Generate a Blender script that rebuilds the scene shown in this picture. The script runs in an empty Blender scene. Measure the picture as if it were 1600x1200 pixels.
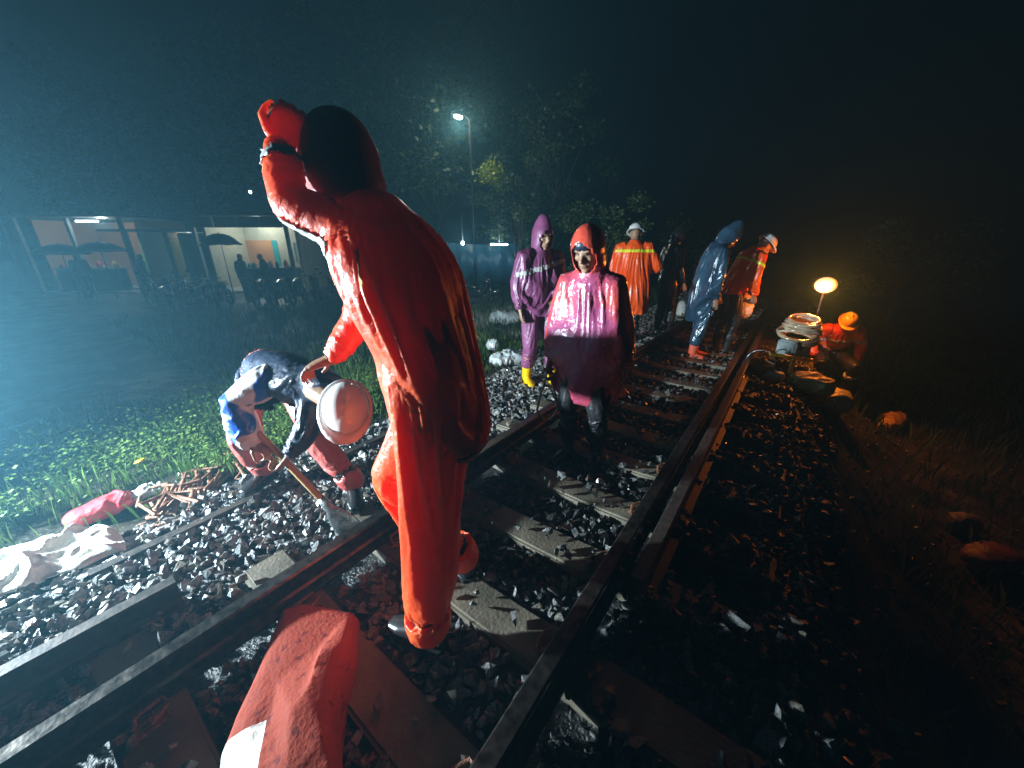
import bpy, bmesh, math, random
import numpy as np
from mathutils import Vector as V, Matrix, noise as mnoise, Quaternion
R = math.radians
random.seed(7)
rng = np.random.default_rng(11)
sc = bpy.context.scene
col = sc.collection

# ------------------------------------------------------------------ camera
FPX, VPX, HOR = 586.0, 1262.0, 377.0            # focal length and vanishing point read off the rails
PITCH = math.atan((600 - HOR) / FPX)
YAW = math.atan((VPX - 800) / math.hypot(FPX, 600 - HOR))
CAM = V((0, 0, 1.563))
cR = V((math.cos(YAW), math.sin(YAW), 0))
cH = V((-math.sin(YAW), math.cos(YAW), 0))
cF = (cH * math.cos(PITCH) + V((0, 0, -math.sin(PITCH)))).normalized()
cU = cR.cross(cF)
cd = bpy.data.cameras.new('camera')
cam = bpy.data.objects.new('camera', cd)
col.objects.link(cam)
cd.sensor_width = 36
cd.lens = 36 * FPX / 1600
cd.clip_start = 0.02
cd.clip_end = 400
cam.matrix_world = Matrix(((cR.x, cU.x, -cF.x, CAM.x), (cR.y, cU.y, -cF.y, CAM.y), (cR.z, cU.z, -cF.z, CAM.z), (0, 0, 0, 1)))
sc.camera = cam

def W(u, v, depth):                              # photograph point at a depth, in metres
    return CAM + (cF * FPX + cR * (u - 800) - cU * (v - 600)) * (depth / FPX)

def at(u, v, z=0.0):                             # photograph point on a level
    d = cF * FPX + cR * (u - 800) - cU * (v - 600)
    return CAM + d * ((z - CAM.z) / d.z)

# ------------------------------------------------------------------ night sky, faint moonlight behind cloud
w = bpy.data.worlds.new('World')
sc.world = w
w.use_nodes = True
nt = w.node_tree
sky = nt.nodes.new('ShaderNodeTexSky')
sky.sky_type = 'NISHITA'
sky.sun_disc = False
sky.sun_elevation = R(35)
sky.sun_rotation = R(120)
nt.nodes['Background'].inputs['Strength'].default_value = 0.00006
nt.links.new(sky.outputs[0], nt.nodes['Background'].inputs[0])
sd = bpy.data.lights.new('moonlight', 'SUN')
sd.energy = 0.001
sd.angle = R(12)
sun = bpy.data.objects.new('moonlight', sd)
col.objects.link(sun)
sun.rotation_euler = (R(55), 0, R(-120))
vs = sc.view_settings
vs.view_transform = 'Standard'
vs.look = 'None'
vs.gamma = 1
vs.use_curve_mapping = False
vs.exposure = 0.0
try:
    sc.cycles.use_denoising = True
    sc.cycles.volume_bounces = 0
    sc.cycles.max_bounces = 6
    sc.cycles.sample_clamp_indirect = 4.0
    sc.cycles.sample_clamp_direct = 0.0
except Exception:
    pass

FLOOD_POS = V((-4.1, -1.45, 1.0))
FLOOD_AIM = V((-1.4, 3.4, 0.85))
FLOOD_W = 3400
FLOOD_COL = (0.72, 0.90, 1.0)
HAZE_DENS = 0.0145
WORK_W = 95

# ------------------------------------------------------------------ mesh helpers
class MB:
    def __init__(s):
        s.v = []; s.f = []
    def add(s, vs_, fs):
        n = len(s.v); s.v += [V(p) for p in vs_]; s.f += [tuple(i + n for i in f) for f in fs]; return s
    def box(s, c, size, rot=None):
        h = [x / 2 for x in size]
        p = [V((sx * h[0], sy * h[1], sz * h[2])) for sz in (-1, 1) for sy in (-1, 1) for sx in (-1, 1)]
        if rot is not None: p = [rot @ q for q in p]
        return s.add([q + V(c) for q in p], [(0, 2, 3, 1), (4, 5, 7, 6), (0, 1, 5, 4), (2, 6, 7, 3), (0, 4, 6, 2), (1, 3, 7, 5)])
    def loft(s, rings):                          # rings: (centre, xaxis, yaxis) with axes scaled to the radii
        n = getattr(s, 'seg', 14); vs_ = []; fs = []
        for c, ax, ay in rings:
            for k in range(n):
                a = 2 * math.pi * k / n
                vs_.append(V(c) + V(ax) * math.cos(a) + V(ay) * math.sin(a))
        for i in range(len(rings) - 1):
            for k in range(n):
                fs.append((i * n + k, i * n + (k + 1) % n, (i + 1) * n + (k + 1) % n, (i + 1) * n + k))
        fs.append(tuple(range(n))[::-1]); fs.append(tuple((len(rings) - 1) * n + k for k in range(n)))
        return s.add(vs_, fs)
    def tube(s, pts, rad, seg=10, round_ends=False):
        pts = [V(p) for p in pts]
        if not isinstance(rad, (list, tuple)): rad = [rad] * len(pts)
        rad = list(rad)
        if round_ends:
            d0 = (pts[0] - pts[1]).normalized(); d1 = (pts[-1] - pts[-2]).normalized()
            pts = [pts[0] + d0 * rad[0] * .9, pts[0] + d0 * rad[0] * .55] + pts + [pts[-1] + d1 * rad[-1] * .55, pts[-1] + d1 * rad[-1] * .9]
            rad = [rad[0] * .35, rad[0] * .8] + rad + [rad[-1] * .8, rad[-1] * .35]
        rings = []; up = None
        for i, p in enumerate(pts):
            t = (pts[min(i + 1, len(pts) - 1)] - pts[max(i - 1, 0)])
            t = t.normalized() if t.length > 1e-9 else V((0, 0, 1))
            if up is None:
                up = V((0, 0, 1)) if abs(t.z) < .9 else V((1, 0, 0))
            ax = up.cross(t)
            ax = ax.normalized() if ax.length > 1e-6 else t.orthogonal().normalized()
            ay = t.cross(ax); up = ay
            rings.append((p, ax * rad[i], ay * rad[i]))
        old = getattr(s, 'seg', 14); s.seg = seg; s.loft(rings); s.seg = old
        return s
    def ell(s, c, r, rot=None, nu=14, nv=9):
        vs_ = []; fs = []
        rr = (r, r, r) if not isinstance(r, (list, tuple)) else r
        for j in range(nv + 1):
            th = math.pi * j / nv
            for i in range(nu):
                ph = 2 * math.pi * i / nu
                p = V((rr[0] * math.sin(th) * math.cos(ph), rr[1] * math.sin(th) * math.sin(ph), rr[2] * math.cos(th)))
                if rot is not None: p = rot @ p
                vs_.append(p + V(c))
        for j in range(nv):
            for i in range(nu):
                fs.append((j * nu + i, (j + 1) * nu + i, (j + 1) * nu + (i + 1) % nu, j * nu + (i + 1) % nu))
        return s.add(vs_, fs)
    def torus(s, c, R_, r_, rot=None, nu=18, nv=7):
        vs_ = []; fs = []
        for i in range(nu):
            a = 2 * math.pi * i / nu
            for j in range(nv):
                b = 2 * math.pi * j / nv
                p = V(((R_ + r_ * math.cos(b)) * math.cos(a), (R_ + r_ * math.cos(b)) * math.sin(a), r_ * math.sin(b)))
                if rot is not None: p = rot @ p
                vs_.append(p + V(c))
        for i in range(nu):
            for j in range(nv):
                fs.append((i * nv + j, ((i + 1) % nu) * nv + j, ((i + 1) % nu) * nv + (j + 1) % nv, i * nv + (j + 1) % nv))
        return s.add(vs_, fs)
    def prism(s, poly, a, b):                    # polygon of 3D points translated from a to b
        n = len(poly)
        vs_ = [V(p) + V(a) for p in poly] + [V(p) + V(b) for p in poly]
        fs = [tuple(range(n))[::-1], tuple(range(n, 2 * n))] + [(i, (i + 1) % n, n + (i + 1) % n, n + i) for i in range(n)]
        return s.add(vs_, fs)
    def mesh(s, name):
        me = bpy.data.meshes.new(name)
        me.from_pydata([tuple(p) for p in s.v], [], s.f)
        me.update()
        return me

def link(name, me, mat, parent=None, smooth=True, loc=None):
    o = bpy.data.objects.new(name, me)
    col.objects.link(o)
    if mat is not None and len(me.materials) == 0: me.materials.append(mat)
    if smooth: me.shade_smooth()
    if loc is not None: o.location = loc
    if parent is not None: o.parent = parent
    return o

def fixn(me):
    bm = bmesh.new(); bm.from_mesh(me); bmesh.ops.recalc_face_normals(bm, faces=bm.faces); bm.to_mesh(me); bm.free(); return me

def build(name, mb, mat, parent=None, smooth=False, bevel=0):
    me = fixn(mb.mesh(name))
    if bevel:
        bm = bmesh.new(); bm.from_mesh(me)
        bmesh.ops.bevel(bm, geom=bm.edges[:], offset=bevel, segments=2, affect='EDGES', clamp_overlap=True)
        bm.to_mesh(me); bm.free()
    return link(name, me, mat, parent, smooth)

def melt(mb, voxel, smooth=4):                   # one continuous skin around overlapping shapes
    me = fixn(mb.mesh('tmp'))
    o = bpy.data.objects.new('tmp', me)
    ts = bpy.data.scenes.new('tmp'); ts.collection.objects.link(o)
    m = o.modifiers.new('r', 'REMESH'); m.mode = 'VOXEL'; m.voxel_size = voxel
    m2 = o.modifiers.new('s', 'SMOOTH'); m2.factor = .5; m2.iterations = smooth
    ts.view_layers[0].update(); ts.frame_set(1); dg = ts.view_layers[0].depsgraph
    out = bpy.data.meshes.new_from_object(o.evaluated_get(dg))
    bpy.data.objects.remove(o); bpy.data.meshes.remove(me); bpy.data.scenes.remove(ts)
    return out

def folds(me, amp, freq, seed=0.0, stretch=(1, 1, .35), ridged=True):
    # creases: sharp ridges along warped noise, stronger in some places than in others
    n = len(me.vertices)
    co = np.empty(n * 3); me.vertices.foreach_get('co', co); co = co.reshape(-1, 3)
    nm = np.empty(n * 3); me.vertex_normals.foreach_get('vector', nm); nm = nm.reshape(-1, 3)
    d = np.empty(n); N = mnoise.noise
    for i in range(n):
        x, y, z = co[i]
        q = V((x + seed, y - seed, z)); wv = mnoise.noise_vector(q * (freq * .35)) * .10
        p = V(((x + wv.x) * stretch[0] * freq, (y + wv.y) * stretch[1] * freq, (z + wv.z) * stretch[2] * freq + (x + y) * freq * .25 * (1 - min(1, stretch[2]))))
        if ridged:
            a = 1 - abs(N(p)) * 2.2; a = a * a * a if a > 0 else 0
            p2 = V((p.y * .9 + 7, p.z * 1.1 + p.x * .5, p.x - 3)) * 1.7
            b = 1 - abs(N(p2)) * 2.2; b = b * b * b if b > 0 else 0
            k = .5 + 1.3 * N(q * 3.1); k = min(1.2, max(.1, k))
            d[i] = (a + .45 * b) * k * 1.25 - .35 + .5 * N(q * freq * .5)
        else:
            d[i] = N(p) + .45 * N(p * 2.3 + V((5, 3, 1)))
    co += nm * (d * amp)[:, None]
    me.vertices.foreach_set('co', co.ravel()); me.update()
    return me

def drape(me, proxy_me, pin, frames=12, expand=.10, bend=.35, open_fn=None):
    # let the garment hang and crease over the body for a moment, then keep the shape
    bm = bmesh.new(); bm.from_mesh(me)
    if open_fn:
        bmesh.ops.delete(bm, geom=[f for f in bm.faces if open_fn(f)], context='FACES')
    bm.to_mesh(me); bm.free()
    ts = bpy.data.scenes.new('tmp'); o = bpy.data.objects.new('tmp', me); ts.collection.objects.link(o)
    vg = o.vertex_groups.new(name='pin')
    for v_ in me.vertices:
        p_ = pin(v_.co)
        if p_ > 0: vg.add([v_.index], p_, 'REPLACE')
    b = bpy.data.objects.new('tmp', proxy_me); ts.collection.objects.link(b)
    cm = b.modifiers.new('c', 'COLLISION'); b.collision.thickness_outer = .008; b.collision.thickness_inner = .05; b.collision.cloth_friction = 8
    m = o.modifiers.new('cl', 'CLOTH'); st = m.settings
    st.quality = 4; st.mass = .25; st.tension_stiffness = 18; st.compression_stiffness = 18; st.shear_stiffness = 8; st.bending_stiffness = bend
    st.tension_damping = 12; st.compression_damping = 12; st.shear_damping = 10; st.air_damping = 3
    st.shrink_min = -expand; st.vertex_group_mass = 'pin'; st.pin_stiffness = 1.0
    m.collision_settings.use_collision = True; m.collision_settings.distance_min = .006; m.collision_settings.collision_quality = 2
    m.collision_settings.use_self_collision = False
    m.point_cache.frame_start = 1; m.point_cache.frame_end = frames + 2
    for fr in range(1, frames + 1): ts.frame_set(fr)
    dg = ts.view_layers[0].depsgraph
    out = bpy.data.meshes.new_from_object(o.evaluated_get(dg))
    bpy.data.objects.remove(o); bpy.data.objects.remove(b); bpy.data.scenes.remove(ts)
    return out

def band(me, pred, off, name, mat, parent):      # a strip of a garment lifted off as its own piece
    bm = bmesh.new(); bm.from_mesh(me)
    dele = [f for f in bm.faces if not pred(f.calc_center_median())]
    bmesh.ops.delete(bm, geom=dele, context='FACES')
    if not bm.faces: bm.free(); return None
    bm.normal_update()
    for v_ in bm.verts: v_.co += v_.normal * off
    r = bmesh.ops.extrude_face_region(bm, geom=bm.faces[:])
    nv = [g for g in r['geom'] if isinstance(g, bmesh.types.BMVert)]
    for v_ in nv: v_.co += v_.normal * .003
    out = bpy.data.meshes.new(name); bm.to_mesh(out); bm.free()
    out.materials.clear()
    return link(name, out, mat, parent, True)

def empty(name, loc=(0, 0, 0)):
    o = bpy.data.objects.new(name, None); col.objects.link(o); o.location = loc; o.empty_display_size = .1
    return o

def tag(o, label=None, cat=None, group=None, kind=None):
    if label: o['label'] = label
    if cat: o['category'] = cat
    if group: o['group'] = group
    if kind: o['kind'] = kind
    return o

def copy_tree(o, parent=None):
    c = o.copy(); col.objects.link(c); c.parent = parent
    for ch in list(o.children): copy_tree(ch, c)
    return c

# ------------------------------------------------------------------ materials
def mat(name, c1, c2=None, rough=.6, scale=8.0, bump=.0, bscale=40.0, metal=0.0, coat=0.0, sss=0.0, emit=None, estr=0.0, spec=.5, rvar=.15, alpha=1.0, trans=0.0, detail=6.0, sharp=(.35, .65), translucent=0.0):
    m = bpy.data.materials.new(name); m.use_nodes = True
    t = m.node_tree; b = t.nodes['Principled BSDF']
    tc = t.nodes.new('ShaderNodeTexCoord')
    nz = t.nodes.new('ShaderNodeTexNoise'); nz.inputs['Scale'].default_value = scale; nz.inputs['Detail'].default_value = detail
    t.links.new(tc.outputs['Object'], nz.inputs['Vector'])
    cr = t.nodes.new('ShaderNodeValToRGB')
    cr.color_ramp.elements[0].position = sharp[0]; cr.color_ramp.elements[1].position = sharp[1]
    cr.color_ramp.elements[0].color = (*c1, 1); cr.color_ramp.elements[1].color = (*(c2 or c1), 1)
    t.links.new(nz.outputs['Fac'], cr.inputs['Fac']); t.links.new(cr.outputs['Color'], b.inputs['Base Color'])
    mr = t.nodes.new('ShaderNodeMapRange')
    mr.inputs['To Min'].default_value = max(.03, rough - rvar); mr.inputs['To Max'].default_value = min(1, rough + rvar)
    t.links.new(nz.outputs['Fac'], mr.inputs['Value']); t.links.new(mr.outputs[0], b.inputs['Roughness'])
    b.inputs['Metallic'].default_value = metal
    b.inputs['Coat Weight'].default_value = coat; b.inputs['Coat Roughness'].default_value = .12
    b.inputs['Specular IOR Level'].default_value = spec
    if sss:
        b.inputs['Subsurface Weight'].default_value = sss
        b.inputs['Subsurface Radius'].default_value = (1.0, .28, .2); b.inputs['Subsurface Scale'].default_value = .13
    if emit:
        b.inputs['Emission Color'].default_value = (*emit, 1); b.inputs['Emission Strength'].default_value = estr
    if trans: b.inputs['Transmission Weight'].default_value = trans
    if alpha < 1: b.inputs['Alpha'].default_value = alpha
    if bump:
        n2 = t.nodes.new('ShaderNodeTexNoise'); n2.inputs['Scale'].default_value = bscale; n2.inputs['Detail'].default_value = 5
        t.links.new(tc.outputs['Object'], n2.inputs['Vector'])
        bp = t.nodes.new('ShaderNodeBump'); bp.inputs['Strength'].default_value = bump; bp.inputs['Distance'].default_value = .02
        t.links.new(n2.outputs['Fac'], bp.inputs['Height']); t.links.new(bp.outputs[0], b.inputs['Normal'])
    if translucent:
        tl = t.nodes.new('ShaderNodeBsdfTranslucent'); mx = t.nodes.new('ShaderNodeMixShader'); mx.inputs[0].default_value = translucent
        t.links.new(cr.outputs['Color'], tl.inputs['Color']); t.links.new(b.outputs[0], mx.inputs[1]); t.links.new(tl.outputs[0], mx.inputs[2])
        t.links.new(mx.outputs[0], t.nodes['Material Output'].inputs['Surface'])
    return m

M = dict(
    earth=mat('wet_earth', (.018, .016, .012), (.05, .042, .03), .42, 3, .9, 22, rvar=.3),
    bed=mat('ballast_bed', (.012, .012, .012), (.03, .03, .028), .4, 14, 1.0, 60, rvar=.25),
    stone=mat('wet_stone', (.055, .057, .06), (.23, .23, .22), .33, 9, .5, 60, rvar=.18, coat=.35),
    stone_dark=mat('shade_painted_wet_stone', (.014, .014, .014), (.05, .048, .044), .42, 9, .5, 60, rvar=.18, coat=.25),  # darker copy of the wet stone; shade put into the colour
    stone_brown=mat('wet_stone_brown', (.06, .05, .04), (.22, .19, .15), .26, 9, .35, 70, rvar=.15, coat=.3),
    concrete=mat('wet_concrete', (.065, .055, .038), (.16, .132, .092), .6, 4, .25, 60, rvar=.25),
    rail=mat('rail_steel', (.05, .045, .04), (.12, .10, .085), .32, 25, .08, 60, metal=.85, rvar=.14),
    rail_old=mat('dull_old_rail', (.03, .025, .022), (.07, .05, .04), .55, 25, .1, 60, metal=.4, rvar=.12),
    rust=mat('rusty_steel', (.12, .05, .025), (.30, .13, .07), .5, 30, .5, 150, metal=.3),
    grass=mat('grass', (.025, .06, .012), (.10, .17, .03), .5, 2.0, translucent=.25),
    weed=mat('weed_leaf', (.03, .075, .015), (.14, .20, .04), .42, 3.0, translucent=.25),
    leaf=mat('tree_leaf', (.025, .055, .014), (.06, .10, .025), .45, 1.2, translucent=.25),
    leaf_lit=mat('lit_painted_leaf', (.16, .24, .02), (.34, .40, .04), .4, 1.5, translucent=.35),  # brighter leaf copy; street lamp light put into the colour
    bark=mat('bark', (.05, .04, .03), (.10, .08, .06), .8, 14, .8, 40),
    orange=mat('orange_raincoat', (.90, .082, .022), (.95, .115, .03), .42, 3, .3, 34, coat=.06, sss=.34),
    maroon=mat('dark_maroon_hood', (.20, .025, .018), (.28, .035, .025), .5, 5, .2, 30),
    vest=mat('orange_poncho', (.92, .075, .008), (.95, .11, .012), .34, 3, .15, 25, coat=.12),
    purple=mat('purple_rainsuit', (.17, .04, .105), (.24, .065, .155), .42, 4, .25, 32, coat=.08),
    poncho=mat('thin_red_poncho', (.36, .07, .17), (.60, .07, .055), .28, 2.2, .4, 30, coat=.2, rvar=.08, sharp=(.42, .6)),
    poncho_hood=mat('red_plastic_hood', (.62, .07, .045), (.72, .10, .06), .16, 4, .3, 30, coat=.5, rvar=.08),
    navy=mat('navy_raincoat', (.018, .04, .075), (.035, .085, .13), .2, 4, .25, 30, coat=.6, rvar=.1),
    black=mat('black_cloth', (.01, .01, .012), (.022, .02, .022), .45, 8, .3, 40),
    blackrain=mat('black_raincoat', (.008, .008, .009), (.02, .02, .022), .2, 6, .3, 32, coat=.5, rvar=.1),
    bluewhite=mat('blue_white_jacket', (.02, .09, .50), (.72, .74, .76), .3, 5.5, .2, 30, sharp=(.50, .53), detail=1.0, coat=.3),
    darkblue=mat('dark_blue_jacket', (.012, .018, .035), (.025, .035, .07), .4, 5, .3, 30),
    pinkred=mat('faded_red_trousers', (.42, .07, .06), (.55, .13, .11), .4, 6, .3, 35),
    yboot=mat('yellow_rubber', (.85, .48, .005), (.88, .55, .01), .28, 6, .05, 30, coat=.2),
    rboot=mat('red_rubber', (.68, .10, .05), (.75, .15, .08), .28, 6, .05, 30, coat=.2),
    bboot=mat('black_rubber', (.015, .015, .015), (.03, .03, .03), .25, 6, coat=.2),
    skin=mat('skin', (.29, .16, .095), (.36, .21, .13), .5, 12, .1, 90),
    eye=mat('dark_eye', (.02, .015, .012), None, .15),
    brow=mat('black_hair', (.012, .01, .008), None, .6),
    lips=mat('lips', (.26, .11, .08), None, .4),
    helmet=mat('white_helmet', (.72, .72, .70), (.80, .80, .78), .25, 8, coat=.3),
    yhelmet=mat('yellow_helmet', (.78, .42, .01), (.82, .48, .02), .28, 8, coat=.3),
    reflect=mat('reflective_tape', (.62, .64, .64), (.8, .8, .8), .3, 40, metal=.2),
    reflect_y=mat('lime_tape', (.78, .72, .02), (.85, .80, .05), .3, 20),
    reflect_g=mat('grey_tape', (.40, .38, .38), (.5, .48, .48), .35, 20),
    wood=mat('wood_handle', (.42, .24, .10), (.58, .36, .17), .45, 18, .2, 60),
    steel=mat('worn_steel', (.22, .24, .25), (.42, .45, .46), .3, 20, .3, 60, metal=.8),
    redbag=mat('red_plastic', (.62, .04, .05), (.75, .10, .11), .2, 5, .5, 26, coat=.5, rvar=.08),
    clearbag=mat('milky_plastic', (.55, .60, .60), (.75, .78, .76), .18, 12, .5, 40, coat=.5, alpha=.85),
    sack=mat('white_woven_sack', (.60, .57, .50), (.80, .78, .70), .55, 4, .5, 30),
    sack_dirty=mat('dirty_woven_sack', (.42, .32, .14), (.62, .50, .26), .55, 4, .6, 26),
    bouncesack=mat('bounce_red_weave', (.16, .02, .018), (.30, .05, .028), .8, 26, .25, 70, sharp=(.33, .41), rvar=.15, spec=.15),  # speckled white weave; bounce off the orange suit put into its red
    dirtysack_red=mat('faded_red_sack', (.07, .016, .013), (.13, .03, .024), .6, 6, .4, 30),
    shadesack=mat('shade_darkened_sack', (.05, .042, .032), (.11, .09, .07), .6, 6, .4, 30),  # grey-brown sack; dimness of the slope put into its darker colour
    yellowsack=mat('yellow_sack', (.45, .24, .04), (.60, .36, .08), .5, 6, .5, 30),
    yellow=mat('yellow_paint', (.70, .42, .01), (.78, .50, .02), .35, 20, .1),
    leafy=mat('yellow_paper', (.80, .50, .01), (.85, .58, .03), .4, 10),
    machine=mat('grey_machine_paint', (.22, .27, .27), (.34, .39, .38), .35, 14, .1),
    hose=mat('clear_hose', (.42, .30, .18), (.66, .52, .36), .12, 10, .2, 30, coat=.8, rvar=.05),
    bucket=mat('brown_basket', (.20, .10, .04), (.34, .19, .08), .45, 22, .4, 50),
    wall_o=mat('orange_wall', (.55, .24, .09), (.62, .30, .12), .7, 2, .1),
    wall_c=mat('cream_panel', (.42, .40, .30), (.52, .48, .36), .6, 3, .1),
    wall_g=mat('green_wall', (.26, .50, .18), (.32, .58, .24), .6, 2),
    teal=mat('teal_paint', (.02, .34, .36), (.03, .42, .42), .5, 3),
    roof=mat('dark_roof', (.02, .022, .024), (.045, .045, .045), .5, 5, .2),
    post=mat('grey_post', (.16, .17, .17), (.25, .26, .26), .6, 8),
    glasspane=mat('window_pane', (.25, .32, .33), (.35, .42, .42), .15, 2),
    tyre=mat('tyre_rubber', (.012, .012, .012), (.022, .022, .022), .6, 30),
    chrome=mat('chrome', (.55, .56, .57), (.65, .66, .67), .12, 20, metal=1.0, rvar=.05),
    mopaint=mat('motorcycle_paint', (.02, .02, .025), (.05, .05, .06), .15, 3, coat=.8),
    moblue=mat('blue_motorcycle_paint', (.02, .06, .16), (.03, .09, .22), .15, 3, coat=.8),
    mored=mat('red_motorcycle_paint', (.20, .02, .02), (.26, .03, .03), .15, 3, coat=.8),
    tarp=mat('blue_tarpaulin', (.02, .10, .18), (.03, .15, .25), .35, 3, .3, 20),
    kerb=mat('pale_concrete_kerb', (.40, .42, .42), (.55, .56, .55), .5, 3),
    lampmetal=mat('lamp_housing', (.05, .05, .05), (.1, .1, .1), .4, 10, metal=.4),
    em_white=mat('lit_white_tube', (.9, .9, .9), None, .4, emit=(.85, .95, 1.0), estr=14),
    em_street=mat('lit_street_lens', (.9, .9, .8), None, .4, emit=(1.0, .95, .75), estr=60),
    em_work=mat('lit_halogen_glass', (.9, .8, .5), None, .4, emit=(1.0, .60, .22), estr=5),
    em_rim=mat('glowing_lamp_rim', (.9, .4, .1), None, .4, emit=(1.0, .30, .03), estr=1.3),
    em_flood=mat('lit_floodlight_glass', (.9, .9, .9), None, .4, emit=FLOOD_COL, estr=25),
)
for k in ('em_white', 'em_street', 'em_work', 'em_flood', 'em_rim'):
    try: M[k].cycles.emission_sampling = 'NONE'
    except Exception: pass

def bounce_red_sack():                               # white sack's material with bounce off the orange suit painted red
    m = M['bouncesack']
    return m

# white-hot filament in the middle of the halogen glass, orange towards its edge
t_ = M['em_work'].node_tree; tcn = t_.nodes.new('ShaderNodeTexCoord')
sb = t_.nodes.new('ShaderNodeVectorMath'); sb.operation = 'DISTANCE'; sb.inputs[1].default_value = (.5, .5, .5)
t_.links.new(tcn.outputs['Generated'], sb.inputs[0])
rp = t_.nodes.new('ShaderNodeValToRGB'); t_.links.new(sb.outputs['Value'], rp.inputs['Fac'])
el = rp.color_ramp.elements
el[0].position = .28; el[0].color = (1, .72, .36, 1); el[1].position = .5; el[1].color = (.22, .05, .004, 1)
t_.links.new(rp.outputs['Color'], t_.nodes['Principled BSDF'].inputs['Emission Color'])
t_.nodes['Principled BSDF'].inputs['Emission Strength'].default_value = 9

# ------------------------------------------------------------------ ground
def ground_z(x, y):
    nz = mnoise.noise(V((x * .9, y * .9, 0))) * .05 + mnoise.noise(V((x * 3, y * 3, 4))) * .025
    s = lambda a, b, t: (lambda q: q * q * (3 - 2 * q))(min(1, max(0, (t - a) / (b - a))))
    z = -.075
    if x < -2.75:
        z += -.16 * s(2.75, 3.5, -x) - .25 * s(5.5, 9, -x)
        nz *= 1 + 1.2 * s(2.8, 3.6, -x)
    elif x > .25:
        z += -.45 * s(.25, 1.0, x) - .40 * s(.7, 1.6, x) - .35 * s(1.6, 5, x)
        nz *= 1 + 1.8 * s(.3, 1.2, x)
    else:
        nz *= .35
    return z + nz

xs = sorted(set([round(v_, 3) for v_ in np.concatenate([np.arange(-9, 4.01, .12), np.arange(-70, -9, 2.0), np.arange(4.3, 60, 2.0)])]))
ys = sorted(set([round(v_, 3) for v_ in np.concatenate([np.arange(-3, 10.01, .12), np.arange(-40, -3, 2.0), np.arange(10.4, 80, 2.0)])]))
gv = [(x, y, ground_z(x, y)) for y in ys for x in xs]
nx = len(xs)
gf = [(j * nx + i, j * nx + i + 1, (j + 1) * nx + i + 1, (j + 1) * nx + i) for j in range(len(ys) - 1) for i in range(nx - 1)]
gm = bpy.data.meshes.new('ground'); gm.from_pydata(gv, [], gf)
ground = tag(link('ground', gm, M['earth']), kind='structure')

# track bed sheet following the same profile a little higher
bx = np.arange(-2.95, .56, .09); by = np.arange(-3, 16, .12)
bv = []
for y in by:
    for i, x in enumerate(bx):
        e = -.05 if i in (0, len(bx) - 1) else .012 + .012 * mnoise.noise(V((x * 7, y * 7, 1)))
        bv.append((x, y, ground_z(x, y) + e))
nb = len(bx)
bf = [(j * nb + i, j * nb + i + 1, (j + 1) * nb + i + 1, (j + 1) * nb + i) for j in range(len(by) - 1) for i in range(nb - 1)]
bmesh_ = bpy.data.meshes.new('ballast_bed'); bmesh_.from_pydata(bv, [], bf)
ballast = tag(link('ballast_bed', bmesh_, M['bed']), kind='structure')

# stones
def stone_verts(seed, n=9):
    r = random.Random(seed)
    bm = bmesh.new()
    for _ in range(n):
        d = V((r.gauss(0, 1), r.gauss(0, 1), r.gauss(0, 1))).normalized() * r.uniform(.8, 1.0)
        bm.verts.new((d.x * 1.0, d.y * r.uniform(.65, .85), d.z * .62))
    bmesh.ops.convex_hull(bm, input=bm.verts)
    for v_ in [v_ for v_ in bm.verts if not v_.link_faces]: bm.verts.remove(v_)
    bmesh.ops.triangulate(bm, faces=bm.faces)
    bm.verts.index_update()
    vs_ = np.array([v_.co[:] for v_ in bm.verts]); fs = np.array([[q.index for q in f.verts] for f in bm.faces])
    bm.free()
    return vs_, fs
SV = [stone_verts(i) for i in range(16)]
stone_me = []
for i, (a, f) in enumerate(SV):
    me = bpy.data.meshes.new('stone'); me.from_pydata([tuple(p) for p in a], [], [tuple(map(int, q)) for q in f])
    me.materials.append(M['stone'] if i % 4 else M['stone_brown']); stone_me.append(me)

SLEEP_Y = [-0.61 + .52 * k for k in range(27)]
def on_sleeper(x, y):
    if x < -1.98 or x > .2: return False
    return min(abs(y - s_) for s_ in SLEEP_Y) < .125
def in_view(p, m=40):
    d = V(p) - CAM; q = d.dot(cF)
    if q < .1: return False
    u = 800 + FPX * d.dot(cR) / q; v_ = 600 - FPX * d.dot(cU) / q
    return -m < u < 1600 + m and -m < v_ < 1200 + m

pts = []
tries = 0
while len(pts) < 26000 and tries < 90000:
    tries += 1
    y = -1.2 + 15 * rng.random() ** 1.5
    x = rng.uniform(-2.98, .62)
    if x > .2 and rng.random() < (x - .2) * 1.6: continue
    if on_sleeper(x, y) and rng.random() > (.85 if x > -.36 and not .85 < y < 1.35 else .03 if x < -1.62 or x > -.55 or y < .6 else .14 if y > 1.2 else .08): continue
    if any(abs(x - rx) < .075 for rx in (-1.583, -.43)): continue
    sz = .017 + .034 * rng.random() ** 1.4 * (1.35 if rng.random() < .1 else 1)
    z = ground_z(x, y) + .012 + rng.uniform(-.004, .03)
    if on_sleeper(x, y): z = .0 + sz * .4
    p = V((x, y, z))
    if not in_view(p): continue
    pts.append((x, y, z, sz))
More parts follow.
